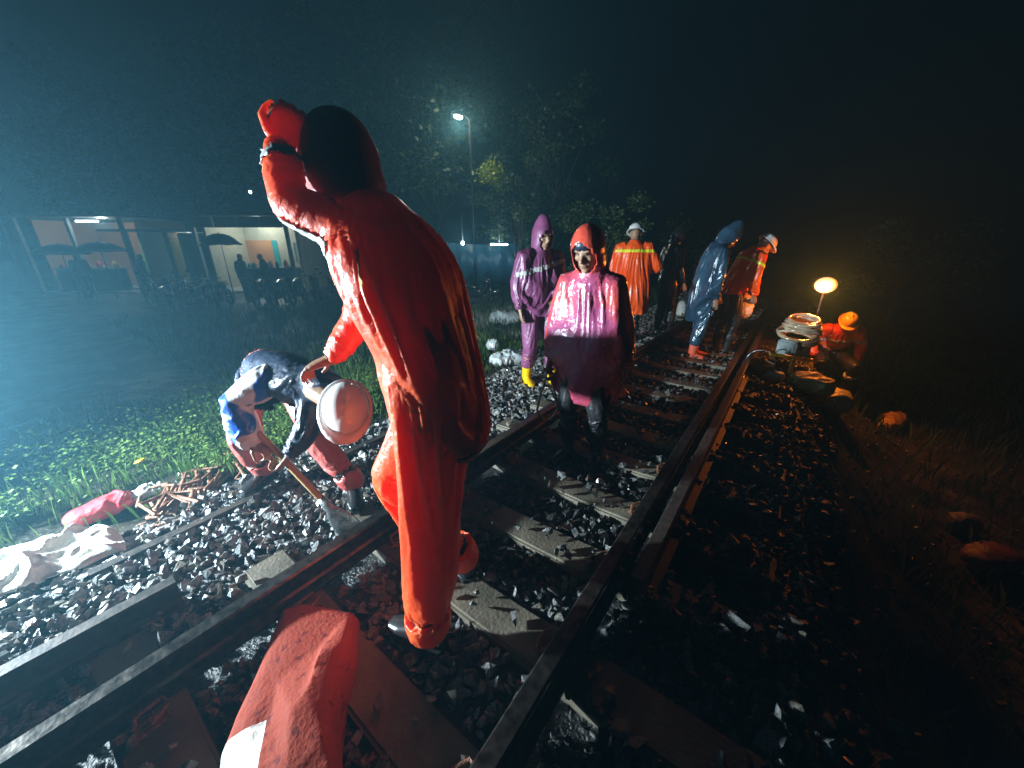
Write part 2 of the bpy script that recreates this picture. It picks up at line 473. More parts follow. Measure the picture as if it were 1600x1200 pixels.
# scattered bigger lumps on the dark right-hand slope
for _ in range(900):
    x = rng.uniform(.3, 2.6); y = rng.uniform(.6, 9)
    if in_view((x, y, ground_z(x, y))): pts.append((x, y, ground_z(x, y) + .01, rng.uniform(.012, .04)))
for _ in range(14):
    x = rng.uniform(.55, .95); y = rng.uniform(1.15, 1.75)
    pts.append((x, y, ground_z(x, y) + .03, rng.uniform(.045, .08)))
for _ in range(500):
    x = rng.uniform(-3.7, -2.8); y = rng.uniform(-.5, 6)
    pts.append((x, y, ground_z(x, y) + .01, rng.uniform(.012, .028)))
P = np.array(pts)
appar = P[:, 3] / np.linalg.norm(P[:, :3] - np.array(CAM), axis=1)
order = np.argsort(-appar)
def rot_np(n):
    q = rng.normal(size=(n, 4)); q /= np.linalg.norm(q, axis=1)[:, None]
    a, b, c, d = q.T
    return np.stack([np.stack([1 - 2 * (c * c + d * d), 2 * (b * c - a * d), 2 * (b * d + a * c)], -1),
                     np.stack([2 * (b * c + a * d), 1 - 2 * (b * b + d * d), 2 * (c * d - a * b)], -1),
                     np.stack([2 * (b * d - a * c), 2 * (c * d + a * b), 1 - 2 * (b * b + c * c)], -1)], 1)
for i in order[:300]:
    x, y, z, s_ = P[i]
    o = bpy.data.objects.new('stone', random.choice(stone_me)); col.objects.link(o)
    o.location = (x, y, z); o.scale = (s_,) * 3; o.rotation_euler = [random.uniform(0, 6.28) for _ in range(3)]; o.parent = ballast
rest = P[order[300:]]
RM = rot_np(len(rest))
vv, ff, mi, n0 = [], [], [], 0
which = rng.integers(0, 16, len(rest))
for k in range(16):
    idx = np.where(which == k)[0]
    a, f = SV[k]
    q = np.einsum('nij,vj->nvi', RM[idx], a) * rest[idx, 3][:, None, None] + rest[idx, :3][:, None, :]
    vv.append(q.reshape(-1, 3)); nf = (f[None] + (np.arange(len(idx)) * len(a))[:, None, None] + n0).reshape(-1, 3); ff.append(nf)
    dk = (rest[idx, 0] > -1.5) & (rest[idx, 1] > 1.1); mi.append(np.repeat(np.where(dk, 2, 0 if k % 4 else 1), len(f))); n0 += len(idx) * len(a)  # stones mid-track and to the right take the shade-coloured copy
vv = np.concatenate(vv); ff = np.concatenate(ff); mi = np.concatenate(mi)
me = bpy.data.meshes.new('gravel')
me.vertices.add(len(vv)); me.vertices.foreach_set('co', vv.ravel())
me.loops.add(ff.size); me.loops.foreach_set('vertex_index', ff.ravel().astype(np.int32))
me.polygons.add(len(ff)); me.polygons.foreach_set('loop_start', np.arange(0, ff.size, 3, dtype=np.int32))
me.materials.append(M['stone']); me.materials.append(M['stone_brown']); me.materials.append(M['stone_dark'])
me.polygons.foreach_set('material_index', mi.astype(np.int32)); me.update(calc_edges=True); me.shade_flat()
gravel = link('gravel', me, None, ballast, smooth=False); tag(gravel, kind='stuff')

# ------------------------------------------------------------------ rails
RAILP = [(-.058, 0), (.058, 0), (.058, .012), (.016, .026), (.0085, .04), (.0085, .105), (.034, .116), (.035, .142), (.028, .15), (-.028, .15), (-.035, .142), (-.034, .116), (-.0085, .105), (-.0085, .04), (-.016, .026), (-.058, .012)]
def rail(a, b, label, lie=0.0, z=0.0, m='rail', bend=0.0, group=None):
    a, b = V(a), V(b); d = (b - a); L = d.length; d.normalize()
    sx = V((d.y, -d.x, 0)).normalized(); up = V((0, 0, 1))
    if lie:
        q = Quaternion(d, lie); sx, up = q @ sx, q @ up
    n = max(2, int(L / .35)); prof = RAILP; mb = MB(); N = len(prof); vs_ = []; fs = []
    for i in range(n + 1):
        c = a + d * (L * i / n) + V((d.y, -d.x, 0)) * (bend * math.sin(math.pi * i / n))
        vs_ += [c + sx * p[0] + up * p[1] for p in prof]
    for i in range(n):
        for k in range(N): fs.append((i * N + k, i * N + (k + 1) % N, (i + 1) * N + (k + 1) % N, (i + 1) * N + k))
    fs.append(tuple(range(N))); fs.append(tuple(n * N + k for k in range(N))[::-1])
    mb.add(vs_, fs)
    o = build('rail', mb, M[m]); tag(o, label, 'rail', group); return o
LX, RX = -1.583, -.43
rl = rail((LX, -3, .006), (LX, 30, .006), 'steel running rail past the orange overalls worker on the crouching worker side', bend=0)
rr = rail((RX, -3, .006), (RX, 30, .006), 'steel running rail beside the bolted fishplate and the loose rail')
fp = MB()
for s_ in (-1, 1):
    fp.box((RX + s_ * .022, 1.62, .076), (.02, .56, .068))
build('fishplate', fp, M['rail'], rr, bevel=.004)
for yy in (1.42, 1.54, 1.70, 1.82):
    b_ = MB(); b_.tube([(RX + .03, yy, .076), (RX + .055, yy, .076)], .013, 6); build('bolt', b_, M['rust'], rr)
rail((-2.03, -3, -.045), (-2.03, .12, -.045), 'loose steel rail lying on ballast between white sack and running rail', m='rail_old')
rail((-2.60, -.12, -.17), (-2.64, 1.9, -.17), 'loose steel rail sunk in the gravel under the pile of rusty clips', m='rail_old')
rail((-.275, 1.35, .004), (-.30, 12, .004), 'loose steel rail lying close alongside a running rail', m='rail_old', lie=R(-8))

# ------------------------------------------------------------------ sleepers
def make_sleeper():
    root = empty('sleeper')
    mb = MB(); pr = []
    sec = [(-.97, .0), (-.72, .0), (-.25, -.02), (.25, -.02), (.72, .0), (1.20, .0)]
    vs_ = []; fs = []
    for x, z in sec:
        vs_ += [(x, -.10, z), (x, .10, z), (x, .125, z - .19), (x, -.125, z - .19)]
    for i in range(len(sec) - 1):
        for k in range(4): fs.append((i * 4 + k, i * 4 + (k + 1) % 4, i * 4 + 4 + (k + 1) % 4, i * 4 + 4 + k))
    fs += [(0, 1, 2, 3), tuple(len(sec) * 4 - 4 + k for k in (3, 2, 1, 0))]
    mb.add(vs_, fs)
    build('beam', mb, M['concrete'], root, bevel=.012)
    for rx in (LX + 1.0, RX + 1.0):
        for s_ in (-1, 1):
            c = MB()
            x0 = rx + s_ * .05
            c.tube([(x0 + s_ * .06, -.06, .012), (x0 + s_ * .075, 0, .03), (x0 + s_ * .05, .05, .034), (x0 + s_ * .01, .045, .036), (x0 + s_ * .012, -.03, .034), (x0 + s_ * .05, -.045, .02)], .0085, 6)
            c.box((x0 + s_ * .05, 0, .008), (.06, .09, .016))
            build('rail_clip', c, M['rust'], root)
    return root
sl0 = make_sleeper()
for i, y in enumerate(SLEEP_Y):
    s_ = sl0 if i == 0 else copy_tree(sl0)
    s_.location = (-1.0 + random.uniform(-.03, .03), y, 0); s_.rotation_euler = (0, 0, random.uniform(-.02, .03))
    tag(s_, 'concrete sleeper carrying the two running rails across the ballast', 'sleeper', 'concrete sleepers under the track')

# ------------------------------------------------------------------ people
def frame(f, up=V((0, 0, 1))):
    f = V(f).normalized(); r = f.cross(up)
    r = r.normalized() if r.length > 1e-5 else V((1, 0, 0))
    return r, f, r.cross(f)

def hand(mb, wrist, d, palm, curl=.5, s=1.0, side=1, spread=1.0):
    d = V(d).normalized(); palm = V(palm); palm = (palm - d * palm.dot(d)).normalized(); ac = d.cross(palm) * side
    o = V(wrist)
    rings = []
    for t, wx, th in ((0, .027, .02), (.03, .036, .019), (.07, .043, .017), (.095, .041, .013)):
        rings.append((o + d * t * s, ac * wx * s, palm * th * s))
    mb.loft(rings)
    for k, (off, L) in enumerate(((-.033, .072), (-.0115, .082), (.0115, .077), (.033, .06))):
        p = o + (d * .088 + ac * off) * s; dd = d.copy() + ac * off * 2.0 * spread; dd.normalize()
        chain = [p - d * .02 * s, p]
        for j, fr in enumerate((.42, .32, .26)):
            a = curl * (.55 if j == 0 else .9)
            dd = Quaternion(d.cross(palm).normalized(), a) @ dd
            chain.append(chain[-1] + dd * L * fr * s)
        mb.tube(chain, [.0095 * s, .0095 * s, .009 * s, .0085 * s, .007 * s], 8, True)
    p = o + (d * .025 - ac * .03) * s
    t1 = p + (d * .03 - ac * .028 + palm * .008) * s; t2 = t1 + (d * .032 - ac * .008 + palm * .014 * (1 + curl)) * s; t3 = t2 + (d * .022 + ac * .004 + palm * .01) * s
    mb.tube([p, t1, t2, t3], [.014 * s, .011 * s, .0095 * s, .008 * s], 8, True)

def standing(loc, heading, s=1.0, lean=0.0, side_lean=0.0, bow=0.15, arms=None, legs=None, bend=0.0, squat=0.0):
    # heading: direction faced, in world degrees counter-clockwise from +X
    f = V((math.cos(R(heading)), math.sin(R(heading)), 0)); r = V((f.y, -f.x, 0)); up = V((0, 0, 1))
    L = lambda x, y, z: V(loc) + (r * x + f * y + up * z) * s
    J = dict(s=s, f=f, r=r)
    J['hip'] = {1: L(.09, -squat * .7, .90 - squat), -1: L(-.09, -squat * .7, .90 - squat)}
    J['pelvis'] = L(0, -squat * .7, .93 - squat)
    lg = legs or {1: (.11, .03), -1: (-.11, -.03)}
    J['ankle'] = {k: L(lg[k][0], lg[k][1], .085) for k in (1, -1)}
    J['knee'] = {k: L(lg[k][0] * .98, lg[k][1] * .5 + .035 + squat * .5, .49 - squat * .12) for k in (1, -1)}
    J['toe'] = {k: (f + r * .18 * k).normalized() for k in (1, -1)}
    q = Quaternion(r, -lean) if lean else Quaternion((1, 0, 0, 0))
    if side_lean: q = Quaternion(f, side_lean) @ q
    Q = lambda x, y, z: J['pelvis'] + q @ ((r * x + f * y + up * (z - .93)) * s)
    J['waist'] = Q(0, 0, 1.08)
    q0 = q
    if bend: q = Quaternion(r, -bend) @ q
    base = J['waist']
    Q = lambda x, y, z: base + q @ ((r * x + f * y + up * (z - 1.08)) * s)
    J['chest'] = Q(0, -.01, 1.28); J['neck'] = Q(0, -.01, 1.45)
    J['sh'] = {k: Q(.185 * k, 0, 1.395) for k in (1, -1)}
    J['ax'] = q @ r; J['ay'] = q @ f; J['up'] = q @ up
    hd = Quaternion(q @ r, -bow) @ q
    J['head'] = J['neck'] + hd @ ((f * .03 + up * .135) * s)
    J['hf'] = hd @ f; J['hu'] = hd @ up
    a = arms or {}
    for k in (1, -1):
        e, w_ = a.get(k, ((.25 * k, -.01, 1.12), (.27 * k, .09, .88)))
        J.setdefault('elbow', {})[k] = Q(*e) if not a.get('world') else V(e)
        J.setdefault('wrist', {})[k] = Q(*w_) if not a.get('world') else V(w_)
    return J

def person(label, J, coat=None, hem=.62, flare=1.0, poncho=False, hood=None, helmet=None, trousers=None, boots=None, boot_h=.30, strip=None, voxel=.010, cvox=.014, curl=.5, fold=.010, ffreq=9, seed=1.0, gloves=None, hood_tip=.05, detail=True, sleeve=1.0, belly=1.0, hood_open=.60, baggy=1.0, sim=0, sim_exp=.10):
    s = J['s']; r, f = J['r'], J['f']; ax, ay, au = J['ax'], J['ay'], J['up']
    mb = MB()
    # --- body, one continuous skin
    hc = J['head']; hf = V(J['hf']).normalized(); hu = V(J['hu']); hu = (hu - hf * hu.dot(hf)).normalized(); hr = hf.cross(hu)
    Hm = Matrix((hr, hf, hu)).transposed()
    mb.ell(hc + hu * .02 * s, (.073 * s, .092 * s, .098 * s), Hm)
    mb.ell(hc + (hf * .025 - hu * .055) * s, (.055 * s, .062 * s, .06 * s), Hm)
    mb.ell(hc + (hf * .066 - hu * .095) * s, (.024 * s, .02 * s, .018 * s), Hm)
    mb.tube([hc + (hf * .088 + hu * .022) * s, hc + (hf * .112 - hu * .022) * s, hc + (hf * .092 - hu * .03) * s], [.009 * s, .0145 * s, .012 * s], 8, True)
    for k in (1, -1):
        mb.ell(hc + (hf * .083 + hu * .04 + hr * .03 * k) * s, (.026 * s, .012 * s, .008 * s), Hm)
        mb.ell(hc + (hf * .058 - hu * .012 + hr * .04 * k) * s, (.022 * s, .026 * s, .02 * s), Hm)
        mb.ell(hc + (hr * .076 * k - hf * .005) * s, (.012 * s, .022 * s, .032 * s), Hm)
    mb.ell(hc + (hf * .086 - hu * .058) * s, (.024 * s, .012 * s, .012 * s), Hm)
    mb.tube([J['neck'] - au * .05 * s, J['neck'] + (hc - J['neck']) * .6], [.06 * s, .054 * s], 10)
    mb.loft([(J['neck'] - au * .02 * s, ax * .06 * s, ay * .055 * s), (J['neck'] - au * .06 * s, ax * .15 * s, ay * .08 * s), (J['chest'] + au * .06 * s, ax * .175 * s, ay * .105 * s), (J['chest'] - au * .05 * s, ax * .165 * s, ay * .115 * s), (J['waist'], ax * .145 * s, ay * .10 * s), (J['pelvis'] + V((0, 0, .02)), r * .16 * s, f * .115 * s), (J['pelvis'] - V((0, 0, .08)) * s, r * .14 * s, f * .10 * s)])
    for k in (1, -1):
        S, E_, Wr = J['sh'][k], J['elbow'][k], J['wrist'][k]
        mb.tube([S, S.lerp(E_, .4), E_, E_.lerp(Wr, .35), Wr], [.058 * s, .05 * s, .041 * s, .042 * s, .027 * s], 10, True)
        d = (Wr - E_).normalized(); pal = J.get('palm', {}).get(k, -ax * k + ay * .3)
        hd_ = J.get('hdir', {}).get(k, d)
        hand(mb, Wr, hd_, pal, J.get('curl', {}).get(k, curl), s, k)
        H_, K_, A_ = J['hip'][k], J['knee'][k], J['ankle'][k]
        mb.tube([H_, H_.lerp(K_, .5), K_, K_.lerp(A_, .35), A_], [.088 * s, .075 * s, .056 * s, .058 * s, .036 * s], 10, True)
        td = J['toe'][k]
        mb.tube([A_ - V((0, 0, .045)) * s - td * .03 * s, A_ - V((0, 0, .05)) * s + td * .08 * s, A_ - V((0, 0, .06)) * s + td * .15 * s], [.036 * s, .036 * s, .024 * s], 8, True)
    body = link('person', melt(mb, voxel, 3), M['skin'])
    proxy = melt(mb, .022, 2) if sim else None
    tag(body, label, 'person')
    if detail:
        for k in (1, -1):
            e = MB(); e.ell(hc + (hf * .085 + hu * .022 + hr * .03 * k) * s, (.014 * s, .007 * s, .0065 * s), Hm, 8, 6); build('eye', e, M['eye'], body, True)
            e = MB(); e.tube([hc + (hf * .094 + hu * .046 + hr * .012 * k) * s, hc + (hf * .092 + hu * .053 + hr * .03 * k) * s, hc + (hf * .078 + hu * .047 + hr * .05 * k) * s], [.004 * s, .005 * s, .003 * s], 6, True); build('eyebrow', e, M['brow'], body, True)
        e = MB(); e.tube([hc + (hf * .088 - hu * .058 - hr * .022) * s, hc + (hf * .0975 - hu * .058) * s, hc + (hf * .088 - hu * .058 + hr * .022) * s], [.004 * s, .0065 * s, .004 * s], 6, True); build('lips', e, M['lips'], body, True)
    # --- trousers
    if trousers:
        t = MB()
        t.loft([(J['waist'], ax * .16 * s, ay * .12 * s), (J['pelvis'], r * .185 * s, f * .145 * s), (J['pelvis'] - V((0, 0, .09)) * s, r * .17 * s, f * .13 * s)])
        for k in (1, -1):
            H_, K_, A_ = J['hip'][k], J['knee'][k], J['ankle'][k]
            end = K_.lerp(A_, J.get('cuff', .62 if boots else .97))
            t.tube([H_, H_.lerp(K_, .5), K_, K_.lerp(end, .5), end], [x * s * baggy for x in (.112, .10, .086, .084, .08)], 12, True)
        me_ = melt(t, cvox)
        folds(me_, fold * (.35 if sim else 1), ffreq * 1.3, seed + 3, (1, 1, .9))
        if sim:
            ank = [J['knee'][k].lerp(J['ankle'][k], J.get('cuff', .62 if boots else .97)) for k in (1, -1)]
            def pin_(p):
                a = (p - J['waist']).length; return 1.0 if a < .20 * s else (1.0 if min((p - q).length for q in ank) < .10 * s * baggy else 0)
            me_ = drape(me_, proxy.copy(), pin_, sim, sim_exp * .6)
        tr = link('trousers', me_, M[trousers], body)
        if J.get('leg_strip'):
            for k in (1, -1):
                K_, A_ = J['knee'][k], J['ankle'][k]; c0 = K_.lerp(A_, .42)
                axd = (A_ - K_).normalized()
                band(me_, lambda p: abs((p - c0).dot(axd)) < .026 * s and (p - c0).length < .16 * s, .004, 'reflective_strip', M['reflect'], tr)
    # --- boots
    if boots:
        for k in (1, -1):
            K_, A_ = J['knee'][k], J['ankle'][k]; td = J['toe'][k]
            b = MB(); sh = (K_ - A_).normalized(); gz = A_ - V((0, 0, .06)) * s
            b.tube([A_ + sh * boot_h * s, A_ + sh * boot_h * .5 * s, A_ + sh * .03 * s, A_ - V((0, 0, .02)) * s], [.07 * s, .066 * s, .054 * s, .052 * s], 12)
            b.loft([(gz - td * .065 * s, td.cross(V((0, 0, 1))) * .035 * s, V((0, 0, .024)) * s), (gz - td * .03 * s + V((0, 0, .008)), td.cross(V((0, 0, 1))) * .043 * s, V((0, 0, .036)) * s), (gz + td * .06 * s + V((0, 0, .012)) * s, td.cross(V((0, 0, 1))) * .046 * s, V((0, 0, .04)) * s), (gz + td * .14 * s, td.cross(V((0, 0, 1))) * .05 * s, V((0, 0, .03)) * s), (gz + td * .20 * s - V((0, 0, .006)) * s, td.cross(V((0, 0, 1))) * .03 * s, V((0, 0, .016)) * s)])
            bo = link('boot', melt(b, .009, 3), M[boots], body)
            so = MB(); sr = td.cross(V((0, 0, 1)))
            zz = V((0, 0, -.026)) * s
            so.prism([gz + zz + td * a * s + sr * c * s for a, c in ((-.075, .02), (-.06, .042), (.05, .048), (.14, .052), (.205, .025), (.21, 0), (.205, -.025), (.14, -.052), (.05, -.048), (-.06, -.042), (-.075, -.02))], (0, 0, -.008), (0, 0, .012))
            build('sole', so, M['bboot'] if boots == 'bboot' else M[boots], bo)
    # --- coat
    if coat:
        c = MB(); c.seg = 20
        kn = (J['knee'][1] + J['knee'][-1]) / 2; hp = (J['hip'][1] + J['hip'][-1]) / 2
        if poncho:
            hemc = hp.lerp(kn, hem)
            rings = [(J['neck'] + au * .05 * s, ax * .065 * s, ay * .065 * s), (J['neck'] - au * .0 * s, ax * .10 * s, ay * .09 * s), (J['neck'] - au * .06 * s, ax * .19 * s, ay * .12 * s), (J['chest'] + au * .04 * s, ax * .225 * s, ay * .155 * s), (J['chest'] - au * .07 * s, ax * .24 * s, ay * .175 * s), (J['waist'], ax * .25 * s * flare ** .5, ay * .185 * s * flare ** .5), (J['pelvis'], (ax * .5 + r * .5) * .265 * s * flare, (f + ay) * .5 * .20 * s * flare), (hemc, r * .285 * s * flare, f * .22 * s * flare)]
        else:
            hemc = hp.lerp(kn, hem)
            rings = [(J['neck'] + au * .06 * s, ax * .065 * s, ay * .065 * s), (J['neck'] + au * .0 * s, ax * .085 * s, ay * .08 * s), (J['neck'] - au * .05 * s, ax * .18 * s, ay * .105 * s), (J['chest'] + au * .05 * s, ax * .205 * s, ay * .14 * s * belly), (J['chest'] - au * .06 * s, ax * .20 * s, ay * .15 * s * belly), (J['waist'], ax * .19 * s, ay * .145 * s * belly), (J['pelvis'], (ax + r) * .5 * .205 * s * flare ** .5, (f + ay) * .5 * .16 * s * flare ** .5), (hemc, r * .205 * s * flare, f * .17 * s * flare)]
        c.loft(rings)
        for k in (1, -1):
            S, E_, Wr = J['sh'][k], J['elbow'][k], J['wrist'][k]
            en = E_.lerp(Wr, .96)
            c.tube([S - ax * k * .05 * s, S, S.lerp(E_, .5), E_, E_.lerp(en, .5), en], [x * s * sleeve for x in (.09, .088, .078, .07, .064, .052)], 12)
        if hood:
            c.loft([(J['neck'] - au * .075 * s, ax * .17 * s, ay * .12 * s), (J['neck'] - au * .02 * s, ax * .125 * s, ay * .105 * s), (J['neck'] + au * .035 * s, ax * .10 * s, ay * .09 * s)])
        me_ = melt(c, cvox)
        folds(me_, fold * (.35 if sim else 1), ffreq, seed)
        if sim:
            wr_ = [J['elbow'][k].lerp(J['wrist'][k], .96) for k in (1, -1)]
            def pin_(p):
                if (p - J['neck']).length < .13 * s: return 1.0
                if min((p - J['sh'][k]).length for k in (1, -1)) < .085 * s and (p - J['sh'][1].lerp(J['sh'][-1], .5)).dot(au) > 0: return .7
                if min((p - q).length for q in wr_) < .06 * s: return .9
                return 0
            hemn = (hemc - J['pelvis']).normalized()
            me_ = drape(me_, proxy.copy(), pin_, sim, sim_exp, open_fn=lambda f_: f_.normal.dot(hemn) > .85 and (f_.calc_center_median() - hemc).dot(hemn) > -.02 * s)
        ct = link('raincoat', me_, M[coat], body)
        for st in (strip or []):
            ctr, axd, hw, sidev, m_ = st
            band(me_, lambda p: abs((p - ctr).dot(axd)) < hw and (sidev is None or (p - ctr).dot(sidev) > .03), .004, 'reflective_strip', M[m_], ct)
    if hood:
        h = MB(); nu, nv = 28, 20; vs_ = []; fs = []
        for j in range(nv + 1):
            th = math.pi * (.0 + .93 * j / nv)
            for i in range(nu):
                ph = 2 * math.pi * i / nu
                x, y, z = math.sin(th) * math.sin(ph), math.sin(th) * math.cos(ph), math.cos(th)
                rx, ry, rz = .105, .128, .14
                p = hr * x * rx + hf * (y * ry - .012) + hu * (z * rz + .025)
                if z > .6: p += hu * hood_tip * (z - .6) / .4 - hf * .5 * hood_tip * (z - .6)
                if z < -.3: p += -hu * .10 * (-.3 - z) + (hr * x * .055 - hf * .012) * (-.3 - z) * 1.4
                p += (hr * x + hf * y).normalized() * .006 * mnoise.noise(V((x * 4 + seed, y * 4, z * 5))) if (x or y) else V()
                vs_.append(hc + p * s)
        for j in range(nv):
            for i in range(nu):
                ids = (j * nu + i, (j + 1) * nu + i, (j + 1) * nu + (i + 1) % nu, j * nu + (i + 1) % nu)
                cen = sum((vs_[q] for q in ids), V()) / 4 - hc
                a = cen.dot(hf) / s; b = cen.dot(hu) / s; cx = cen.dot(hr) / s
                inside = a > .03 and (cx / .072) ** 2 + ((b + .015) / .098) ** 2 < 1.0 * hood_open / .6
                if not inside: fs.append(ids)
        h.add(vs_, fs)
        me_ = fixn(h.mesh('hood'))
        o = link('hood', me_, M[hood], body)
        sm = o.modifiers.new('s', 'SOLIDIFY'); sm.thickness = .006; sm.offset = -1
        ss_ = o.modifiers.new('d', 'SUBSURF'); ss_.levels = 1; ss_.render_levels = 1
    if helmet:
        s_h, s = s, s * .92; hc0, hc = hc, hc + hu * .012 * s
        h = MB(); nu = 24; vs_ = []; fs = []; prof = [(0, .155), (.04, .152), (.075, .138), (.10, .112), (.116, .075), (.122, .045), (.124, .036)]
        for rad, z in prof:
            for i in range(nu):
                ph = 2 * math.pi * i / nu; ridge = .007 if abs(math.sin(ph)) < .2 and rad < .11 else 0
                vs_.append(hc + (hr * math.sin(ph) * rad * .92 + hf * math.cos(ph) * rad * 1.12 + hu * (z + ridge)) * s)
        for j in range(len(prof) - 1):
            for i in range(nu): fs.append((j * nu + i, j * nu + (i + 1) % nu, (j + 1) * nu + (i + 1) % nu, (j + 1) * nu + i))
        h.add(vs_, fs)
        me_ = fixn(h.mesh('helmet')); o = link('helmet', me_, M[helmet], body)
        sm = o.modifiers.new('s', 'SOLIDIFY'); sm.thickness = .006; sm.offset = -1
        br = MB(); vs_ = []; fs = []
        for i in range(nu):
            ph = 2 * math.pi * i / nu; e = .018 + .035 * max(0, math.cos(ph)) ** 2
            for q_, dz in ((0, .004), (e, -.006), (e, -.011), (0, -.003)):
                vs_.append(hc + (hr * math.sin(ph) * (.115 + q_) + hf * math.cos(ph) * (.139 + q_) + hu * (.04 + dz)) * s)
        for i in range(nu):
            for q_ in range(4): fs.append((i * 4 + q_, ((i + 1) % nu) * 4 + q_, ((i + 1) % nu) * 4 + (q_ + 1) % 4, i * 4 + (q_ + 1) % 4))
        br.add(vs_, fs); build('brim', br, M[helmet], o, True)
        lin = MB(); lin.torus(hc + hu * .03 * s, .088 * s, .009 * s, Hm); build('headband', lin, M['black'], o, True); s, hc = s_h, hc0
    if gloves:
        for k in gloves[1]:
            g = MB(); S, E_, Wr = J['sh'][k], J['elbow'][k], J['wrist'][k]
            d = (Wr - E_).normalized(); hd_ = J.get('hdir', {}).get(k, d); pal = J.get('palm', {}).get(k, -ax * k + ay * .3)
            g.tube([Wr - d * .03 * s, Wr + d * .01 * s], [.04 * s, .036 * s], 10)
            hand(g, Wr, hd_, pal, J.get('curl', {}).get(k, curl), s * 1.06, k)
            link('glove', melt(g, .006, 2), M[gloves[0]], body)
    return body

# ---- worker in orange overalls, arm raised, standing over the near rail
def fg_worker():
    f = V((-.80, -.05, 0)).normalized(); r = V((f.y, -f.x, 0))
    J = dict(s=1.0, f=f, r=r)
    d0 = 1.22
    pel = W(682, 610, d0)
    J['pelvis'] = pel
    # r points away from or towards the camera: near side is the side with larger camera closeness
    near = -1 if (r.dot(cF) > 0) else 1
    J['hip'] = {near: pel - cF * .07 + V((0, 0, -.03)), -near: pel + cF * .08 + V((0, 0, -.03))}
    J['ankle'] = {near: W(668, 960, 1.50), -near: W(722, 838, 1.80)}
    J['ankle'][near].z = .10; J['ankle'][-near].z = .11
    J['knee'] = {near: W(655, 800, 1.30), -near: W(606, 735, 1.46)}
    J['toe'] = {near: (f * 1.0 + r * .2 * near).normalized(), -near: (f * .9 - r * .3 * near).normalized()}
    J['waist'] = W(668, 520, 1.13)
    J['chest'] = W(628, 425, 1.07)
    J['neck'] = W(580, 345, 1.06)
    J['head'] = W(532, 272, 1.10)
    up = (J['neck'] - J['chest']).normalized()
    J['up'] = up; J['ax'] = r; J['ay'] = up.cross(r).normalized()
    if J['ay'].dot(f) < 0: J['ay'] = -J['ay']
    J['hf'] = V((-.95, -.02, -.32)); J['hu'] = V((-.25, 0, 1))
    J['sh'] = {near: W(598, 385, .98), -near: W(585, 375, 1.20)}
    J['elbow'] = {near: W(452, 318, .97), -near: W(560, 500, 1.30)}
    J['wrist'] = {near: W(436, 232, 1.0), -near: W(520, 560, 1.34)}
    J['hdir'] = {near: (W(458, 178, 1.0) - W(436, 232, 1.0)), -near: (W(480, 575, 1.36) - W(520, 560, 1.34))}
    J['palm'] = {near: -cR * .3 + cF * .6, -near: V((0, 0, -1))}
    J['curl'] = {near: 1.1, -near: .7}
    J['cuff'] = .97
    aum = (J['elbow'][near] - J['sh'][near]).normalized()
    st = []
    b = person('worker in glowing orange rain suit leaning over the rail with one arm raised', J, coat='orange', hem=.16, flare=.92, hood='maroon', trousers='orange', boots='bboot', boot_h=.12, voxel=.0075, cvox=.011, fold=.010, ffreq=5.5, seed=2.2, gloves=('orange', (near,)), hood_open=.5, sleeve=.68, belly=.95, hood_tip=.0, baggy=1.15, sim=14, sim_exp=.10)
    ct = [c for c in b.children if c.name.startswith('raincoat')][0]
    c0 = J['sh'][near].lerp(J['elbow'][near], .55)
    lo = (V((0, 0, -1)) - aum * aum.dot(V((0, 0, -1)))).normalized()
    band(ct.data, lambda p: -.04 < (p - c0).dot(aum) < .11 and (p - c0).dot(lo) > .034 and ((p - c0) - aum * (p - c0).dot(aum)).length < .085, .003, 'reflective_strip', M['reflect'], ct)
    zs = sorted(v_.co.z for v_ in ct.data.vertices); zl = zs[len(zs) // 400]
    band(ct.data, lambda p: zl + .012 < p.z < zl + .034 and (p - J['pelvis']).length < .45, .002, 'hem_seam', M['maroon'], ct)
    fa = (J['wrist'][near] - J['elbow'][near]).normalized(); c1 = J['elbow'][near].lerp(J['wrist'][near], .75)
    band(ct.data, lambda p: abs((p - c1).dot(fa)) < .012 and (p - c1).length < .1, .003, 'reflective_strip', M['reflect'], ct)
    return b
fg_worker()

